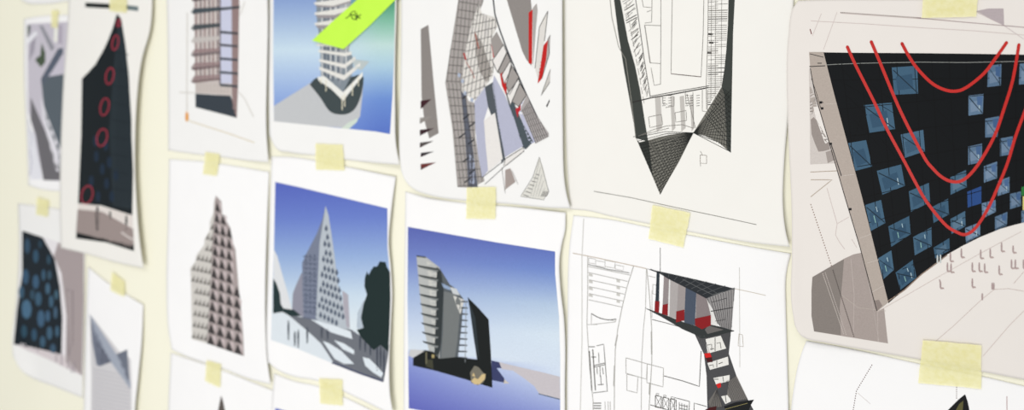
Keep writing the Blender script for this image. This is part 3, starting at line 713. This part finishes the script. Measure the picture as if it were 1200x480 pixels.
for a, b in ((767.5, 774), (785.5, 789.5), (796.5, 801.5), (808.5, 811.5)):
    p.poly([(a, 113), (b, 112), (b + 2, 150), (a + 2, 154)], C(198, 194, 188), 0)
for st in ([(760, 137), (775, 134), (776.5, 146), (761.5, 149.5), (760, 137)], [(791, 132), (804, 129.5), (804.5, 141), (792, 143), (791, 132)], [(748, 159.5), (765, 152), (781, 147.5), (800, 146), (812, 150)], [(752, 158), (784, 150)],
           [(776, 112), (777, 122), (782, 122)], [(780, 126), (790, 124), (790, 113)], [(803, 108), (804, 122), (810, 121)], [(823, 105), (823, 130), (829, 131), (829, 105)], [(812, 108), (813, 150)], [(805, 110), (815, 150)]): p.line(st, .6, k1)
for x in (776, 783, 803, 808, 816):
    for j in range(5): p.line([(x, 112 + j*3), (x + 4, 111.5 + j*3)], .5, k2)
p.loop([(820.6, 181.4), (828, 182), (828, 191.6), (820.6, 191)], .6, C(130, 120, 112)); p.line([(820.6, 177), (823, 181)], .5, k1); p.line([(820.6, 191), (821, 195)], .5, k1)
p.line([(696, 224), (740, 231.5), (790, 242.5), (840, 253), (886.5, 263)], .8, C(150, 148, 142))
p.done()
# ------------------------------------------------------------------ second plan with red accents
F2 = s = Sheet('printed_sheet', 'white sheet with a black folded structure and dark red boxes over a plan', 'printout', G1,
    [(672, 252), (667, 290), (665, 380), (665, 640)], [(927, 297), (924, 308), (921, 325), (921, 360), (922.5, 420), (924, 480), (927, 720)], [(672, 252), (715, 257), (760, 266), (806, 275), (880, 289), (927, 297)],
    [(665, 640), (927, 720)], h0=.7, B=5, R=1, paper=M_PAPER_COOL)
p = s.part('printed_plan_lines', label='pale thin plan lines'); p.lay = 0
k1 = C(176, 174, 168); k2 = C(98, 96, 92); k3 = C(206, 204, 198); tan = C(190, 172, 150)
p.line([(671, 296.3), (700, 302), (742.5, 311.2), (757.5, 314.5)], .8, tan); p.line([(861, 338), (880, 342), (897.5, 346)], .8, C(214, 206, 192))
p.line([(684, 256), (682, 300), (682, 400), (680, 480), (680, 620)], .9, k3); p.line([(688.7, 300), (688.7, 340), (687.8, 380), (691, 430), (695, 470), (696, 620)], .8, k1)
p.line([(742.5, 311.5), (735, 335), (729, 360), (724, 385), (721, 410), (720, 450), (719, 620)], .9, k1); p.line([(723.5, 392), (721, 405)], 1.6, k1); p.line([(720.2, 428), (719.4, 452)], 1.6, k1)
p.line([(757.5, 314.5), (756.5, 360), (754, 385), (752, 420), (750, 620)], .7, k1); p.line([(758, 315), (761, 345), (763.7, 385), (763.8, 424), (760.5, 480)], .9, k1); p.line([(763.4, 388), (763.7, 415)], 1.6, k1); p.line([(761.5, 448), (761, 462)], 1.6, k1)
p.line([(773.7, 290), (773.7, 319)], .7, k2); p.line([(866.5, 313), (867, 430)], .7, k3); p.loop([(866, 391), (870, 392), (871, 406), (865, 405)], .6, C(176, 166, 150))
p.line([(689, 309.5), (713, 315.5), (737.5, 319.5)], .8, k2)
for a, b, c, d in (((690,302),(698,303.5),(698,309),(690,308)), ((698,305),(709,307),(709,313),(698,311)), ((709,304.5),(721,307),(720,314),(709,312)), ((721,310),(731,312),(730,317),(721,315))): p.loop([a,b,c,d], .6, k1)
for q in (((689.5,312),(738,322)), ((689.5,319),(735.5,329.5)), ((690,327.5),(733.7,337)), ((690,335.5),(732,344.5)), ((690,343.7),(730,352.5)), ((690,351),(728.7,359.5))): p.line(q, .75, k1)
for i in range(4):
    y = 320 + i * 8; p.poly([(690, y), (694.5, y+1), (694.5, y+4), (690, y+3)], k3); p.poly([(722.5, y+6.5), (726.5, y+7.5), (726.5, y+11), (722.5, y+10)], k3)
p.line(smooth([(693, 367), (702, 372), (713, 374.5), (722, 373.5)]), 1.0, k2); p.line([(693, 367), (693, 380), (721, 377), (722, 374)], .7, k1); p.line([(703, 373), (722, 376)], .5, k3)
p.line([(687.7, 380), (700, 380)], .6, k1)
for q in ([(733.5,419),(758.5,426),(757.5,444),(733.5,437)], [(758.5,426),(777.5,431),(777,453),(758,448)], [(734.6,438),(747.5,441),(746.6,460),(734.6,457)]): p.loop(q, .8, k1)
p.line([(764, 374), (780, 378), (796, 382.5)], .8, k2); p.line([(821.6, 411), (819.6, 452.5), (800, 446), (778, 440)], .9, k2); p.line([(764, 340), (764, 372)], .6, k1)
p.line([(760, 323), (768, 325)], .7, k1); p.loop([(765, 333), (769, 334), (769, 345), (765, 344)], .6, k1)
# core
p.line([(690.5, 411), (693.5, 457)], 1.4, k2); p.line([(694.6, 409), (697.7, 457)], 1.2, k2); p.line([(689.8, 406), (697, 406)], .9, k2)
p.line([(699, 405), (707.5, 403), (711.7, 458), (695, 460)], .8, k2); p.line([(696, 428), (709, 425)], 1, k2); p.line([(696, 430), (709, 427)], .8, k2); p.line([(693, 418), (698.5, 418)], .9, k2)
for q in (((701.5,413),(702,425)), ((704,440),(704.5,451)), ((700.5,450.5),(707.5,450)), ((699.5,430),(700,438)), ((706,430),(707,438)), ((703,428),(703.4,441))): p.line(q, .8, k2)
for y in (472, 475, 478, 481, 484): p.line([(695.5, y), (704.5, y)], 1.1, k2)
for x in (709, 712.5, 715): p.line([(x, 470), (x + .5, 490)], .7, k1)
for i in range(3):
    x, y = 768 + i * 8.7, 463 + i * 2; q = [(x, y), (x+7, y+1.5), (x+7, y+15), (x, y+13.5)]
    p.loop(q, .9, k2); p.line([q[0], q[2]], .5, k2); p.line([q[1], q[3]], .5, k2); p.loop([(x+1, y-2.5), (x+4, y-2), (x+4, y), (x+1, y-.6)], .5, k2)
p.line([(762, 474), (780, 479)], .9, k2)
p.line([(790, 486), (790.5, 465.5), (808, 470), (807, 490)], .8, k2); p.line([(813, 490), (813.5, 472), (828, 476)], .8, k2)
for i in range(4): p.line([(796 + i*3, 471 + i), (796 + i*3, 482 + i)], .7, k2)
p.line([(796, 474), (806, 476)], .7, k2); p.line([(796, 478), (806, 480)], .7, k2)
p.done()
p = s.part('printed_structure', label='black folded structure with grey fins'); p.lay = 1
p.poly([(814, 391), (833, 385), (857, 380), (856, 395), (854, 414), (863, 440), (876, 467), (883, 480), (902, 530), (832, 530), (829, 480), (828, 440), (825, 415)], C(76, 76, 78)); p.lay = 2
p.poly([(784, 328), (800, 335), (815, 342), (828, 349), (834, 362), (840, 378), (832, 382), (815, 381), (790, 373), (783, 370)], C(226, 224, 220)); p.lay = 3
FN = [([(769.5,318),(773,320),(772,366),(767.5,365)], (44,54,62)), ([(778,323),(784,326),(782.5,370),(776,368)], (150,140,140)), ([(785.5,327),(795,332),(792.5,373),(784.3,371)], (176,170,168)),
      ([(795,332),(803.5,336),(801.7,376),(792.5,374)], (160,152,150)), ([(803.5,336),(816,343),(814.5,381),(801.7,378)], (74,84,100)), ([(816,343),(828,349),(833,369),(833,381),(815,381)], (138,128,128))]
for q, c in FN: p.poly(q, C(*c))
p.line([(785, 328), (784, 368)], .8, C(240, 240, 238), 4)
p.lay = 4; wall = [(827.5, 349), (861, 338), (859, 362), (857, 387), (846, 384), (840, 378), (835, 362)]
p.poly(wall, C(150, 147, 146)); p.poly([(835, 364), (839, 374), (842, 383), (836, 380)], C(232, 230, 226)); p.lay = 5
for i in range(11): clipline(wall, (829 + i*3.1, 349 - i), (842 + i*1.7, 388), .6, C(60, 60, 62))
p.line([(833, 364.5), (859, 360)], .9, C(46, 46, 48)); p.line([(834, 354), (852, 349)], .6, C(46, 46, 48)); p.line([(838, 376), (850, 374)], .6, C(60, 60, 60)); p.lay = 5
p.poly([(757.5, 314.5), (790, 321.5), (825, 329.5), (861, 338), (845, 343), (827.5, 349.5), (812, 341), (800, 335), (784, 327), (772.5, 320)], C(42, 46, 50)); p.lay = 6
for i in range(10):
    t = i / 9; p.line([(762 + 99*t, 315 + 22*t), (770 + 60*t, 318 + 30*t)], .5, C(92, 94, 96))
p.line([(800, 327), (835, 345), (861, 338)], .7, C(98, 100, 100)); p.line([(812, 327), (840, 343)], .6, C(84, 86, 88)); p.lay = 6
p.poly([(755.5, 360.5), (772, 366), (790, 373), (803, 378), (815, 381.5), (832, 380), (846, 383), (861, 387.5), (845, 391.5), (822, 396.5), (815, 392), (800, 385.5), (775, 371)], C(50, 54, 54)); p.lay = 7
p.poly([(830, 381), (848, 386), (829, 391), (826, 386)], C(108, 104, 102)); p.lay = 8
for q in ([(825,414),(832,413),(834,418),(827,419)], [(839,450),(844.6,448),(845,453),(841.5,454.6)]): p.poly(q, C(214, 34, 32))
p.poly([(827,419),(834,418),(835,424),(829,424)], C(70, 22, 24)); p.poly([(826,480),(832,477),(840,475.5),(838,484)], C(70, 24, 26))
p.lay = 3
for q in ([(827,397),(844.6,393),(851,408),(829,414)], [(829,425),(853,417.5),(854,427),(832,433)], [(836,442.5),(855,439),(855,446),(839,450)], [(845,464),(855,462),(856.5,470),(850,473)]): p.poly(q, C(238, 236, 230))
p.lay = 4
for st in ([(829, 404), (834, 403), (834, 410)], [(840, 402), (844, 401), (845, 408)], [(832, 409), (837, 408)], [(831, 428), (836, 427), (836, 430)], [(840, 422), (840, 430)], [(842, 426), (847, 424)], [(837, 444), (842, 444)], [(847, 441), (848, 447)], [(850, 463), (851, 471)], [(838, 395), (838, 411)]): p.line(st, .8, C(80, 78, 76))
p.poly([(854, 446), (863, 440), (876, 467), (858, 470), (852, 462)], C(120, 116, 112)); p.poly([(840, 455), (846, 476), (832, 478), (830, 470)], C(112, 108, 104)); p.lay = 5
for i in range(9): p.line([(851 + i*1.3, 446 - i*.6), (858 + i*2.2, 469)], .5, C(66, 64, 64))
for i in range(6): p.line([(840, 456), (832 + i*3, 478)], .5, C(66, 64, 64))
for i in range(5): p.line([(815 + i*2.5, 393), (828 + i*1.4, 420)], .4, C(110, 108, 108))
p.poly([(848, 476), (862, 471), (883.5, 468), (880, 474), (876, 484), (864, 486), (852, 482)], C(24, 26, 28)); p.line([(850, 479), (876, 472)], .6, C(150, 140, 90))
p.done()
p = s.part('printed_boxes', label='dark red boxes between the fins'); p.lay = 9; dr = C(140, 26, 30)
for q in ([(767.5,352.5),(773,353),(772,366.5),(767,364.5)], [(776.5,357),(782.8,355.5),(782.5,369.5),(775.7,367.5)], [(792.5,364.5),(802,362.5),(802,375),(792,377.5)], [(814.5,373),(833,369),(833,381),(822.5,385.5),(814.5,381)]): p.poly(q, dr)
p.done()
# ================================================================== last column: big dark facade with red curves
G1s = s = Sheet('printed_sheet', 'big sheet with a black-blue chequered facade and thick red curves', 'printout', G1,
    [(935, 1), (929, 10), (924, 42), (922, 70), (923.5, 150), (927.5, 240), (928, 300), (927, 350), (931, 380)], [(1284, -6), (1284, 200), (1284, 458)],
    [(935, 1), (960, 0), (1110, -1), (1284, -6)], [(931, 380), (936, 390), (944, 396), (967, 401), (1030, 412.5), (1078, 421), (1153, 435.5), (1200, 444.5), (1284, 458)], h0=2.6, B=5, R=2, bl=8, tl=1, paper=M_PAPER_WARM)
p = s.part('printed_site_lines', label='faint site lines above and beside the facade'); p.lay = 1
fb = C(190, 172, 168); fp = C(214, 200, 195); bn = C(120, 96, 86)
p.line([(950, 24.5), (1015, 28), (1080, 32.5), (1140, 36), (1200, 41), (1278, 47)], .6, fp)
p.dots((985, 14.5), (1080, 21), 46, 1.0, C(110, 84, 80)); p.line([(1075, 21), (1130, 26), (1200, 32), (1278, 38)], .9, C(176, 158, 158)); p.line([(985, 15.5), (1080, 22)], .4, fb)
p.poly([(1144, 13), (1158, 10), (1176, 10), (1176.7, 30)], C(186, 174, 176)); p.line([(1144, 14), (1176.7, 30), (1200, 46)], .6, C(205, 190, 190))
p.line([(949.3, 34), (951, 40)], 1, C(120, 60, 60)); p.line([(962.5, 16), (952, 42)], .5, fp); p.line([(981, 14), (965, 58)], .5, fp)
p.line([(949.5, 201.5), (981, 200)], .7, C(176, 158, 140)); p.line([(950, 210.5), (975, 210.5), (950, 230.5)], .9, C(190, 176, 162)); p.dots((950, 239), (984, 340), 34, 1.0, C(140, 112, 100), .45)
p.line([(969, 220), (981, 262), (979, 275), (984, 284), (990, 292)], .6, fp); p.line([(981, 262), (995, 254)], .5, fp); p.line([(1004, 290), (998, 280)], .5, fp)
p.line([(1028, 365), (1060, 347), (1100, 324), (1150, 296), (1197, 271)], .6, C(216, 202, 196)); p.line([(1090, 405), (1117, 382), (1150, 351), (1165, 339), (1182, 338), (1200, 341), (1278, 350)], .6, C(212, 197, 190))
p.line([(1152, 417), (1183, 381), (1200, 364)], .6, C(212, 197, 190)); p.line([(1188, 332), (1200, 318)], .5, C(200, 182, 176))
p.done()
p = s.part('printed_grey_wing', label='grey printed strip and paved area'); p.lay = 1
p.poly([(948, 80), (952, 92), (955, 110), (964, 140), (975, 176), (980, 191), (949.5, 192.5), (949, 140)], C(212, 204, 198))
p.poly([(949, 100), (955, 112), (957, 124), (949.5, 137)], C(180, 170, 162))
p.lay = 2
p.poly([(950, 140), (953.5, 137), (958, 142), (965, 155), (971.5, 166), (972.5, 175), (965, 177), (959, 177.5), (955, 168), (951, 157)], C(158, 148, 142)); p.poly([(953, 125), (958.5, 125), (971, 166), (967, 168.5), (956, 138)], C(240, 234, 228)); p.poly([(967.5, 178), (977, 175), (978.5, 187), (970, 191)], C(168, 158, 152))
p.poly([(952, 324.5), (970, 314), (990, 302.5), (1000, 298), (1009.5, 296), (1016, 322), (1027.5, 365), (1036, 361), (1040.5, 402), (1000, 395.5), (954, 388), (951, 370), (951, 340)], C(172, 160, 154)); p.lay = 3
p.poly([(952, 324.5), (970, 314), (989, 303.5), (987, 330), (984, 360), (985.5, 392.5), (954, 388), (951, 370), (951, 340)], C(138, 130, 124))
p.dots((964, 320), (989, 392), 34, .8, C(210, 200, 192), .6); p.dots((967, 319), (992, 393), 34, .8, C(200, 190, 184), .6); p.dots((976, 316), (1001, 395), 38, 1.1, C(66, 58, 56), .55)
p.line([(997, 302), (1001, 345), (1000, 390)], .6, C(196, 184, 178)); p.line([(1018, 330), (1030, 400)], .5, C(190, 180, 174)); p.line([(986, 345), (1005, 360), (1038, 364)], .5, C(192, 182, 172)); p.line([(1028, 340), (1029, 400)], .8, C(190, 178, 172))
p.lay = 4
p.poly([(948.2, 61), (965, 61), (977.5, 110), (1010, 230), (1030, 310), (1041, 354), (1027.5, 365), (1011, 300), (990, 230), (972, 166), (955, 110), (949.5, 80)], C(184, 172, 162)); p.lay = 5
p.line([(949.5, 80), (955, 110), (972, 168), (990, 230), (1008, 290), (1027.5, 364)], .9, C(48, 44, 44)); p.line([(951, 92), (957, 110), (962, 127)], .6, C(60, 56, 56)); p.line([(948.5, 78), (967, 77)], 1, C(60, 56, 56)); p.line([(949, 63), (965, 67)], .8, C(60, 58, 58)); p.line([(958, 74), (963, 74)], 1, C(60, 56, 56))
for x, y in ((962, 120), (963.5, 127), (973.5, 168.5), (996.5, 245)): p.poly([(x-1.5, y-1.5), (x+1.5, y-1.5), (x+1.5, y+1.2), (x-1.5, y+1.5)], C(34, 34, 36))
p.line([(960, 119), (965, 120)], .7, BLK); p.line([(974, 169), (986, 206)], 1.2, C(80, 76, 76)); p.line([(986.5, 206), (1001, 204)], .6, C(206, 196, 188)); p.line([(967, 122), (980, 121)], .5, C(206, 196, 188)); p.line([(1007, 279), (1021, 274)], .6, C(206, 196, 188)); p.line([(1016, 308), (1030, 304)], .6, C(206, 196, 188)); p.line([(1022, 342), (1036, 334)], .6, C(206, 196, 188))
p.poly([(1024, 352), (1030, 351), (1034, 358), (1028, 364)], C(146, 134, 128))
p.done()
p = s.part('printed_facade', label='near black facade with blue square panes'); p.lay = 1
fac = [(965, 61.3), (1000, 61.8), (1080, 62.3), (1140, 63), (1200, 64), (1266, 66), (1266, 250), (1240, 253), (1200, 260.5), (1186, 264), (1172, 268), (1160, 273), (1148.6, 277.5), (1127.6, 288), (1109, 298.5), (1095, 309), (1080, 320.5), (1060, 339), (1041, 355), (1030, 310), (1010, 230), (977.5, 110)]
p.poly(fac, C(13, 16, 19)); p.lay = 2
def fl_(a, b, w_=.8, c=C(10, 11, 13)): clipline(fac, a, b, w_, c, 60)
for a, b in (((975,94),(1266,90)), ((984,128),(1266,100)), ((990,160),(1266,130)), ((1000,196),(1266,150)), ((1008,232),(1266,170)), ((1014,262),(1266,190)), ((1022,292),(1266,208)), ((1032,326),(1266,226)), ((1042,350),(1266,244))): fl_(a, b)
for i in range(13):
    x = 985 + i * 22 - i*i*.15; fl_((x, 62), (x + 34 - i*3.2, 350), .8)
for a, b in (((970,62),(1000,95)), ((990,110),(1016,135)), ((985,95),(1060,140)), ((1000,140),(1030,170)), ((1080,110),(1110,140)), ((1100,150),(1130,185)), ((1062,190),(1090,215)), ((1020,100),(1050,120)), ((1090,190),(1113,208)), ((1120,130),(1150,160)), ((1030,160),(1055,190)), ((1100,90),(1130,115)), ((1010,135),(1000,165))): fl_(a, b, .6, C(12, 13, 15))
p.line([(949, 77.3), (975, 75.5), (1010, 74), (1080, 72.7), (1130, 73.2), (1200, 71.7), (1266, 71)], .8, C(140, 142, 138))
p.line([(1037, 355), (1060, 339.5), (1080, 321), (1095, 310), (1110, 298.5)], 1.3, C(150, 130, 116), 3)
p.done()
PN = [((1045,79),(1075,77),(1076,109.5),(1048,111)), ((1012.5,123),(1045,120),(1049,151),(1019,155.5)), ((1055.5,157.5),(1082,152),(1084,177),(1060,185)), ((994,167.5),(1015,164),(1022,195),(1002.5,200)),
 ((1027.5,200),(1056,192.5),(1060.5,217.5),(1034,228)), ((1014,240),(1032.5,234),(1037.5,261),(1020.5,270.5)), ((1041,265),(1066,252.5),(1067.5,274),(1044.5,289)), ((1065,224),(1088.5,214),(1090,236.6),(1067.5,248)),
 ((1070,277.5),(1091.5,266),(1092,288),(1072,299)), ((1029,302.5),(1044.5,293),(1047.5,316),(1035,327)), ((1049.5,319),(1070,304),(1074,325),(1055,339.5)), ((1092,242.5),(1111,232.5),(1112,251),(1094,261)),
 ((1094,290),(1112.5,278.7),(1113,293),(1096,302.5)), ((1113.7,256.5),(1131,247),(1131.6,264.7),(1115,274)), ((1113.7,207.5),(1132,199),(1133,219),(1114,228)), ((1133.5,224.5),(1150,218),(1150,238),(1134,243)),
 ((1131,267),(1148.6,260),(1148.6,276),(1132,284.5)), ((1150.5,238),(1166.6,234),(1167,248),(1151,256)), ((1153,194.7),(1168.5,189),(1168.5,208.6),(1153,214)), ((1169.6,212),(1183,207),(1183,225),(1169,229.6)),
 ((1166,254),(1180.6,248),(1180,264),(1166,270)), ((1183.6,227),(1196.5,224),(1196.5,241),(1183.6,245)), ((1135,112),(1152.6,110),(1151.7,133),(1135,135.5)), ((1154.5,139),(1171,136),(1169,160),(1154.5,161)),
 ((1172,162),(1187,159.5),(1186,180.5),(1172,183)), ((1134.6,171.6),(1151,168),(1150.5,190),(1134.6,193)), ((1158,77),(1173.6,75),(1173,100),(1157,102)), ((1195,74.6),(1212,73),(1211,98),(1194,99)),
 ((1197,247),(1212,243),(1212,257),(1197,261)), ((1214,130),(1228,128),(1228,150),(1214,152)), ((1228,180),(1242,178),(1242,200),(1228,202)), ((1204,196),(1217,193),(1217,212),(1204,215))]
p = s.part('printed_panes', label='blue square panes'); p.lay = 3
random.seed(11)
for i, q in enumerate(PN):
    base = (66, 98, 122) if i < 16 else (96, 122, 148)
    if i == 15: base = (50, 84, 142)
    k = random.uniform(-8, 8); b = tuple(v + k for v in base)
    p.poly(q, C(*b), 3, step=14)
    if i != 15:
        big = q[1][0] - q[0][0] > 17
        p.poly([bil(q, .12, .35), bil(q, .78, .28), bil(q, .8, .8), bil(q, .15, .85)], C(b[0]-12, b[1]-14, b[2]-14) if i < 12 else C(b[0]+22, b[1]+18, b[2]+16), 4)
        p.line([bil(q, .05, .1), bil(q, .97, .97)], 1.1 if big else .7, C(30, 46, 58), 5)
        if i % 3 == 1: p.line([bil(q, .75, .55), bil(q, .75, .85)], 1.0, C(178, 200, 208), 5)
        if i in (5, 6, 8, 9, 10): p.line([bil(q, .62, .2), bil(q, .64, .42)], .8, C(180, 206, 214), 5); p.line([bil(q, .38, .5), bil(q, .4, .8)], .8, C(150, 196, 186), 5)
        if i > 16: p.poly([bil(q, .55, .1), bil(q, .95, .1), bil(q, .9, .6), bil(q, .6, .5)], C(b[0]-22, b[1]-18, b[2]-4), 5)
p.poly([(1197, 219), (1206, 217), (1206, 228), (1197, 229)], C(46, 120, 60), 4); p.poly([(1198.5, 230), (1207, 229), (1207, 245), (1198.5, 246)], C(220, 210, 130), 4)
p.done()
p = s.part('printed_people', label='rows of tiny mauve figures with shadows'); p.lay = 3
for i, (x, y) in enumerate([(285,90),(382,95),(430,90),(487,60),(545,75),(230,110),(180,120),(165,120),(340,160),(375,160),(402,165),(537,145),(556,145),(597,145),(475,175),(180,245),(340,240),(390,315),(215,160),(233,165),(448,262),(440,262)]):
    X, Y = 1060 + x / 4.286, 270 + y / 4.286; c = C(176, 156, 154) if i not in (6, 7) else C(200, 206, 204)
    h_ = 10 if i not in (17, 20, 21, 4) else 8
    tl_ = -1.2 if i in (15,) else 0
    p.poly([(X - .5 + tl_, Y), (X + .7 + tl_, Y), (X + 1.1, Y + h_ * .4), (X + .9, Y + h_), (X - .7, Y + h_), (X - .9, Y + h_ * .4)], c)
    if i not in (17, 20, 21, 6, 7): p.poly([(X - .7, Y + h_ - 1), (X + 3.6, Y + h_ - .5), (X + 4.6, Y + h_ + 1), (X + .5, Y + h_ + 1.6)], C(186, 166, 162))
p.done()
rd = C(198, 30, 22)
c1 = [(993,55),(1002.5,76),(1024.5,119.5),(1037.5,147.5),(1059,187.5),(1073,214),(1085.7,236),(1106.7,262),(1120.7,271.5),(1132,274.5),(1144,266),(1158,243.7),(1169.7,218),(1181,190),(1190,160),(1200,133),(1214,96),(1222,70)]
c2 = [(1021,49),(1031,72.5),(1049,116),(1062.5,145),(1083,184),(1092,196),(1104,207.5),(1117,212.8),(1130,210),(1146,193),(1165,160),(1176.7,127),(1187,93),(1194,52.5)]
c3 = [(1057,51),(1064,64),(1074,79),(1090,95.7),(1104,104),(1118,106.8),(1132,102.7),(1153,86),(1167,67.7),(1179.5,50)]
for c, w_ in ((c1, 3.6), (c2, 3.7), (c3, 3.7)):
    p = s.part('marker_curve', label='thick red hand-drawn curve'); p.lay = 8
    p.line(smooth(c, 4), w_, rd)
    for e in ((c[0]), (c[-1])):
        pts = [(e[0] + w_/2*math.cos(a*.7854), e[1] + w_/2*math.sin(a*.7854)) for a in range(8)]
        p.poly(pts, rd, 9)
    p.done(M_PEN)
# ------------------------------------------------------------------ sheet below it
G2 = s = Sheet('printed_sheet', 'white sheet with a dotted line and a black tower tip, below the red curves', 'printout', G1,
    [(945, 399), (940, 411), (935, 428), (930, 455), (927, 480), (926, 760)], [(1284, 470), (1284, 860)], [(945, 399), (985, 406), (1078, 426), (1153, 441), (1200, 452), (1284, 470)], [(926, 760), (1284, 860)], h0=.6, B=5, R=1, paper=M_PAPER_COOL)
p = s.part('printed_dotted_lines'); bn = C(120, 100, 96)
p.dots((1022, 427), (1003.7, 457.5), 13, 1, bn); p.dots((1003.7, 457.5), (999.5, 482), 9, 1, bn); p.line([(1005, 460), (1020, 473)], .4, C(215, 205, 200)); p.dots((1121, 448), (1121, 468), 8, .9, bn); p.line([(1180, 464), (1180, 600)], .8, C(176, 140, 140))
p.dots((999.5, 482), (985, 600), 44, 1, bn); p.done()
p = s.part('printed_tower'); p.lay = 1
p.poly([(1131, 461.5), (1134, 470), (1140, 500), (1160, 640), (1080, 620), (1090, 510), (1111, 480), (1123, 468)], C(24, 24, 26)); p.lay = 2; p.poly([(1124, 473), (1129, 469), (1128, 482), (1118, 484)], C(96, 92, 56)); p.done()
# ================================================================== masking tape
def tape(q, lo, hi, label, seam=None):
    """q: TL TR BR BL; hi: sheet under the upper half, lo: under the lower half"""
    TG = 'yellow masking tape pieces holding the sheets'
    n, m = 10, 10; vs = []
    for j in range(m + 1):
        for i in range(n + 1):
            u, v = i / n, j / m
            jx = random.uniform(-.35, .35) if i in (0, n) else 0; jy = random.uniform(-.3, .3) if j in (0, m) else 0
            x, y = bil(q, u, v); x += jx; y += jy
            a = hi.h(x, y) if hi else 0; b = lo.h(x, y) if lo else 0
            w_ = ss(.35, .65, v) if (hi and lo) else (1 if lo else 0)
            hh = max(a * (1 - w_) + b * w_, max(a if v < .6 and hi else 0, b if v > .5 and lo else 0))
            vs.append(P(x, y, hh + .0017))
    fs = [(j*(n+1)+i, (j+1)*(n+1)+i, (j+1)*(n+1)+i+1, j*(n+1)+i+1) for j in range(m) for i in range(n)]
    c = P(*bil(q, .5, 1), 0)
    me = bpy.data.meshes.new('masking_tape'); me.from_pydata([v - c for v in vs], [], fs); me.update()
    if me.polygons[0].normal.y > 0: me.flip_normals()
    for pl in me.polygons: pl.use_smooth = True
    o = link('masking_tape', me, M_TAPE); o.location = c
    tag(o, label, 'tape', TG)
tape([(60, 12), (68, 12), (67, 33), (60, 32)], A1, None, 'faint strip of yellow tape at the top of the greyscale roof picture')
tape([(43, 231), (57, 235), (56, 254), (42, 251)], A2, A1, 'small yellow tape between the greyscale picture and the blue facade picture')
tape([(129, -8), (149, -7), (148, 15), (128, 13)], B1, None, 'yellow tape over the black bar atop the long tower sheet')
tape([(131, 318), (145, 330), (146, 348), (129, 340)], B2, None, 'yellow tape below the long tower sheet, above the grey folded triangles')
tape([(240.5, 178), (257.5, 180.5), (254, 206), (237.5, 204)], C2, C1, 'yellow tape joining the louvred facade sheet to the triangle-patterned tower sheet')
tape([(242, 422), (259, 426.5), (257.5, 454), (240, 446)], C3, C2, 'yellow tape below the triangle-patterned tower sheet')
tape([(369.5, 168), (401.5, 169.5), (403.5, 199.5), (370, 198.5)], D2, D1, 'yellow tape under the green-noted slab tower sheet')
tape([(374, 443), (401, 444.5), (401.5, 475), (375, 472.5)], D3, D2, 'yellow tape under the blue sky lattice tower sheet')
tape([(547, 219.5), (581, 219), (580.5, 256.5), (546, 256)], E2, E1, 'yellow tape between the red accented wireframe and the black monolith picture')
tape([(764.5, 240), (809, 249.5), (800.5, 290), (760, 279.5)], F2, F1, 'tilted yellow tape between the floor plan and the red-boxed structure sheet')
tape([(1083, -14), (1147, -14), (1144, 19.5), (1080, 21)], G1s, None, 'yellow tape at the top of the red-curved facade sheet, cut by the frame')
tape([(1081.5, 398.5), (1150, 404), (1153, 436), (1150, 455.5), (1076, 448.5)][:2] + [(1150, 455.5), (1076, 448.5)], G2, G1s, 'widest yellow tape, at the bottom of the red-curved facade sheet')
# ------------------------------------------------------------------ light
def area(name, loc, target, sx, sy, power, col):
    l = bpy.data.lights.new(name, 'AREA'); l.shape = 'RECTANGLE'; l.size = sx; l.size_y = sy
    l.energy = power; l.color = col
    o = bpy.data.objects.new(name, l); COL.objects.link(o); o.location = loc
    o.rotation_euler = (Vector(target) - Vector(loc)).to_track_quat('-Z', 'Y').to_euler()
    return o
area('ceiling_light', (0, -1.5, 2.65), (-.2, 0, 1.35), 1.2, .6, 13, (1.0, .985, .95))
area('low_front_fill', (-.15, -1.75, .74), (-.1, 0, 1.15), 1.3, 1.0, 18, (1.0, .985, .96))  # added fill lamp, low in front, brightening the lower sheets
w = bpy.data.worlds.new('room_daylight'); SC.world = w; w.use_nodes = True
w.node_tree.nodes['Background'].inputs['Color'].default_value = (.97, .98, 1.0, 1)
w.node_tree.nodes['Background'].inputs['Strength'].default_value = .60
# ------------------------------------------------------------------ camera
cd = bpy.data.cameras.new('camera'); co = bpy.data.objects.new('camera', cd); COL.objects.link(co)
co.location = CAM
co.rotation_euler = FW.to_track_quat('-Z', 'Y').to_euler()
cd.sensor_width = 36; cd.lens = F / W * 36
cd.shift_x = -(PX - W/2) / W; cd.shift_y = -(H/2 - PY) / W
cd.clip_start = .02
cd.dof.use_dof = True
cd.dof.focus_distance = F / (0.6895 * (960 + 966)); cd.dof.aperture_fstop = cd.lens / 8.5
SC.camera = co
SC.view_settings.view_transform = 'Standard'; SC.view_settings.look = 'None'
SC.view_settings.gamma = 1; SC.view_settings.use_curve_mapping = False
SC.view_settings.exposure = -0.16
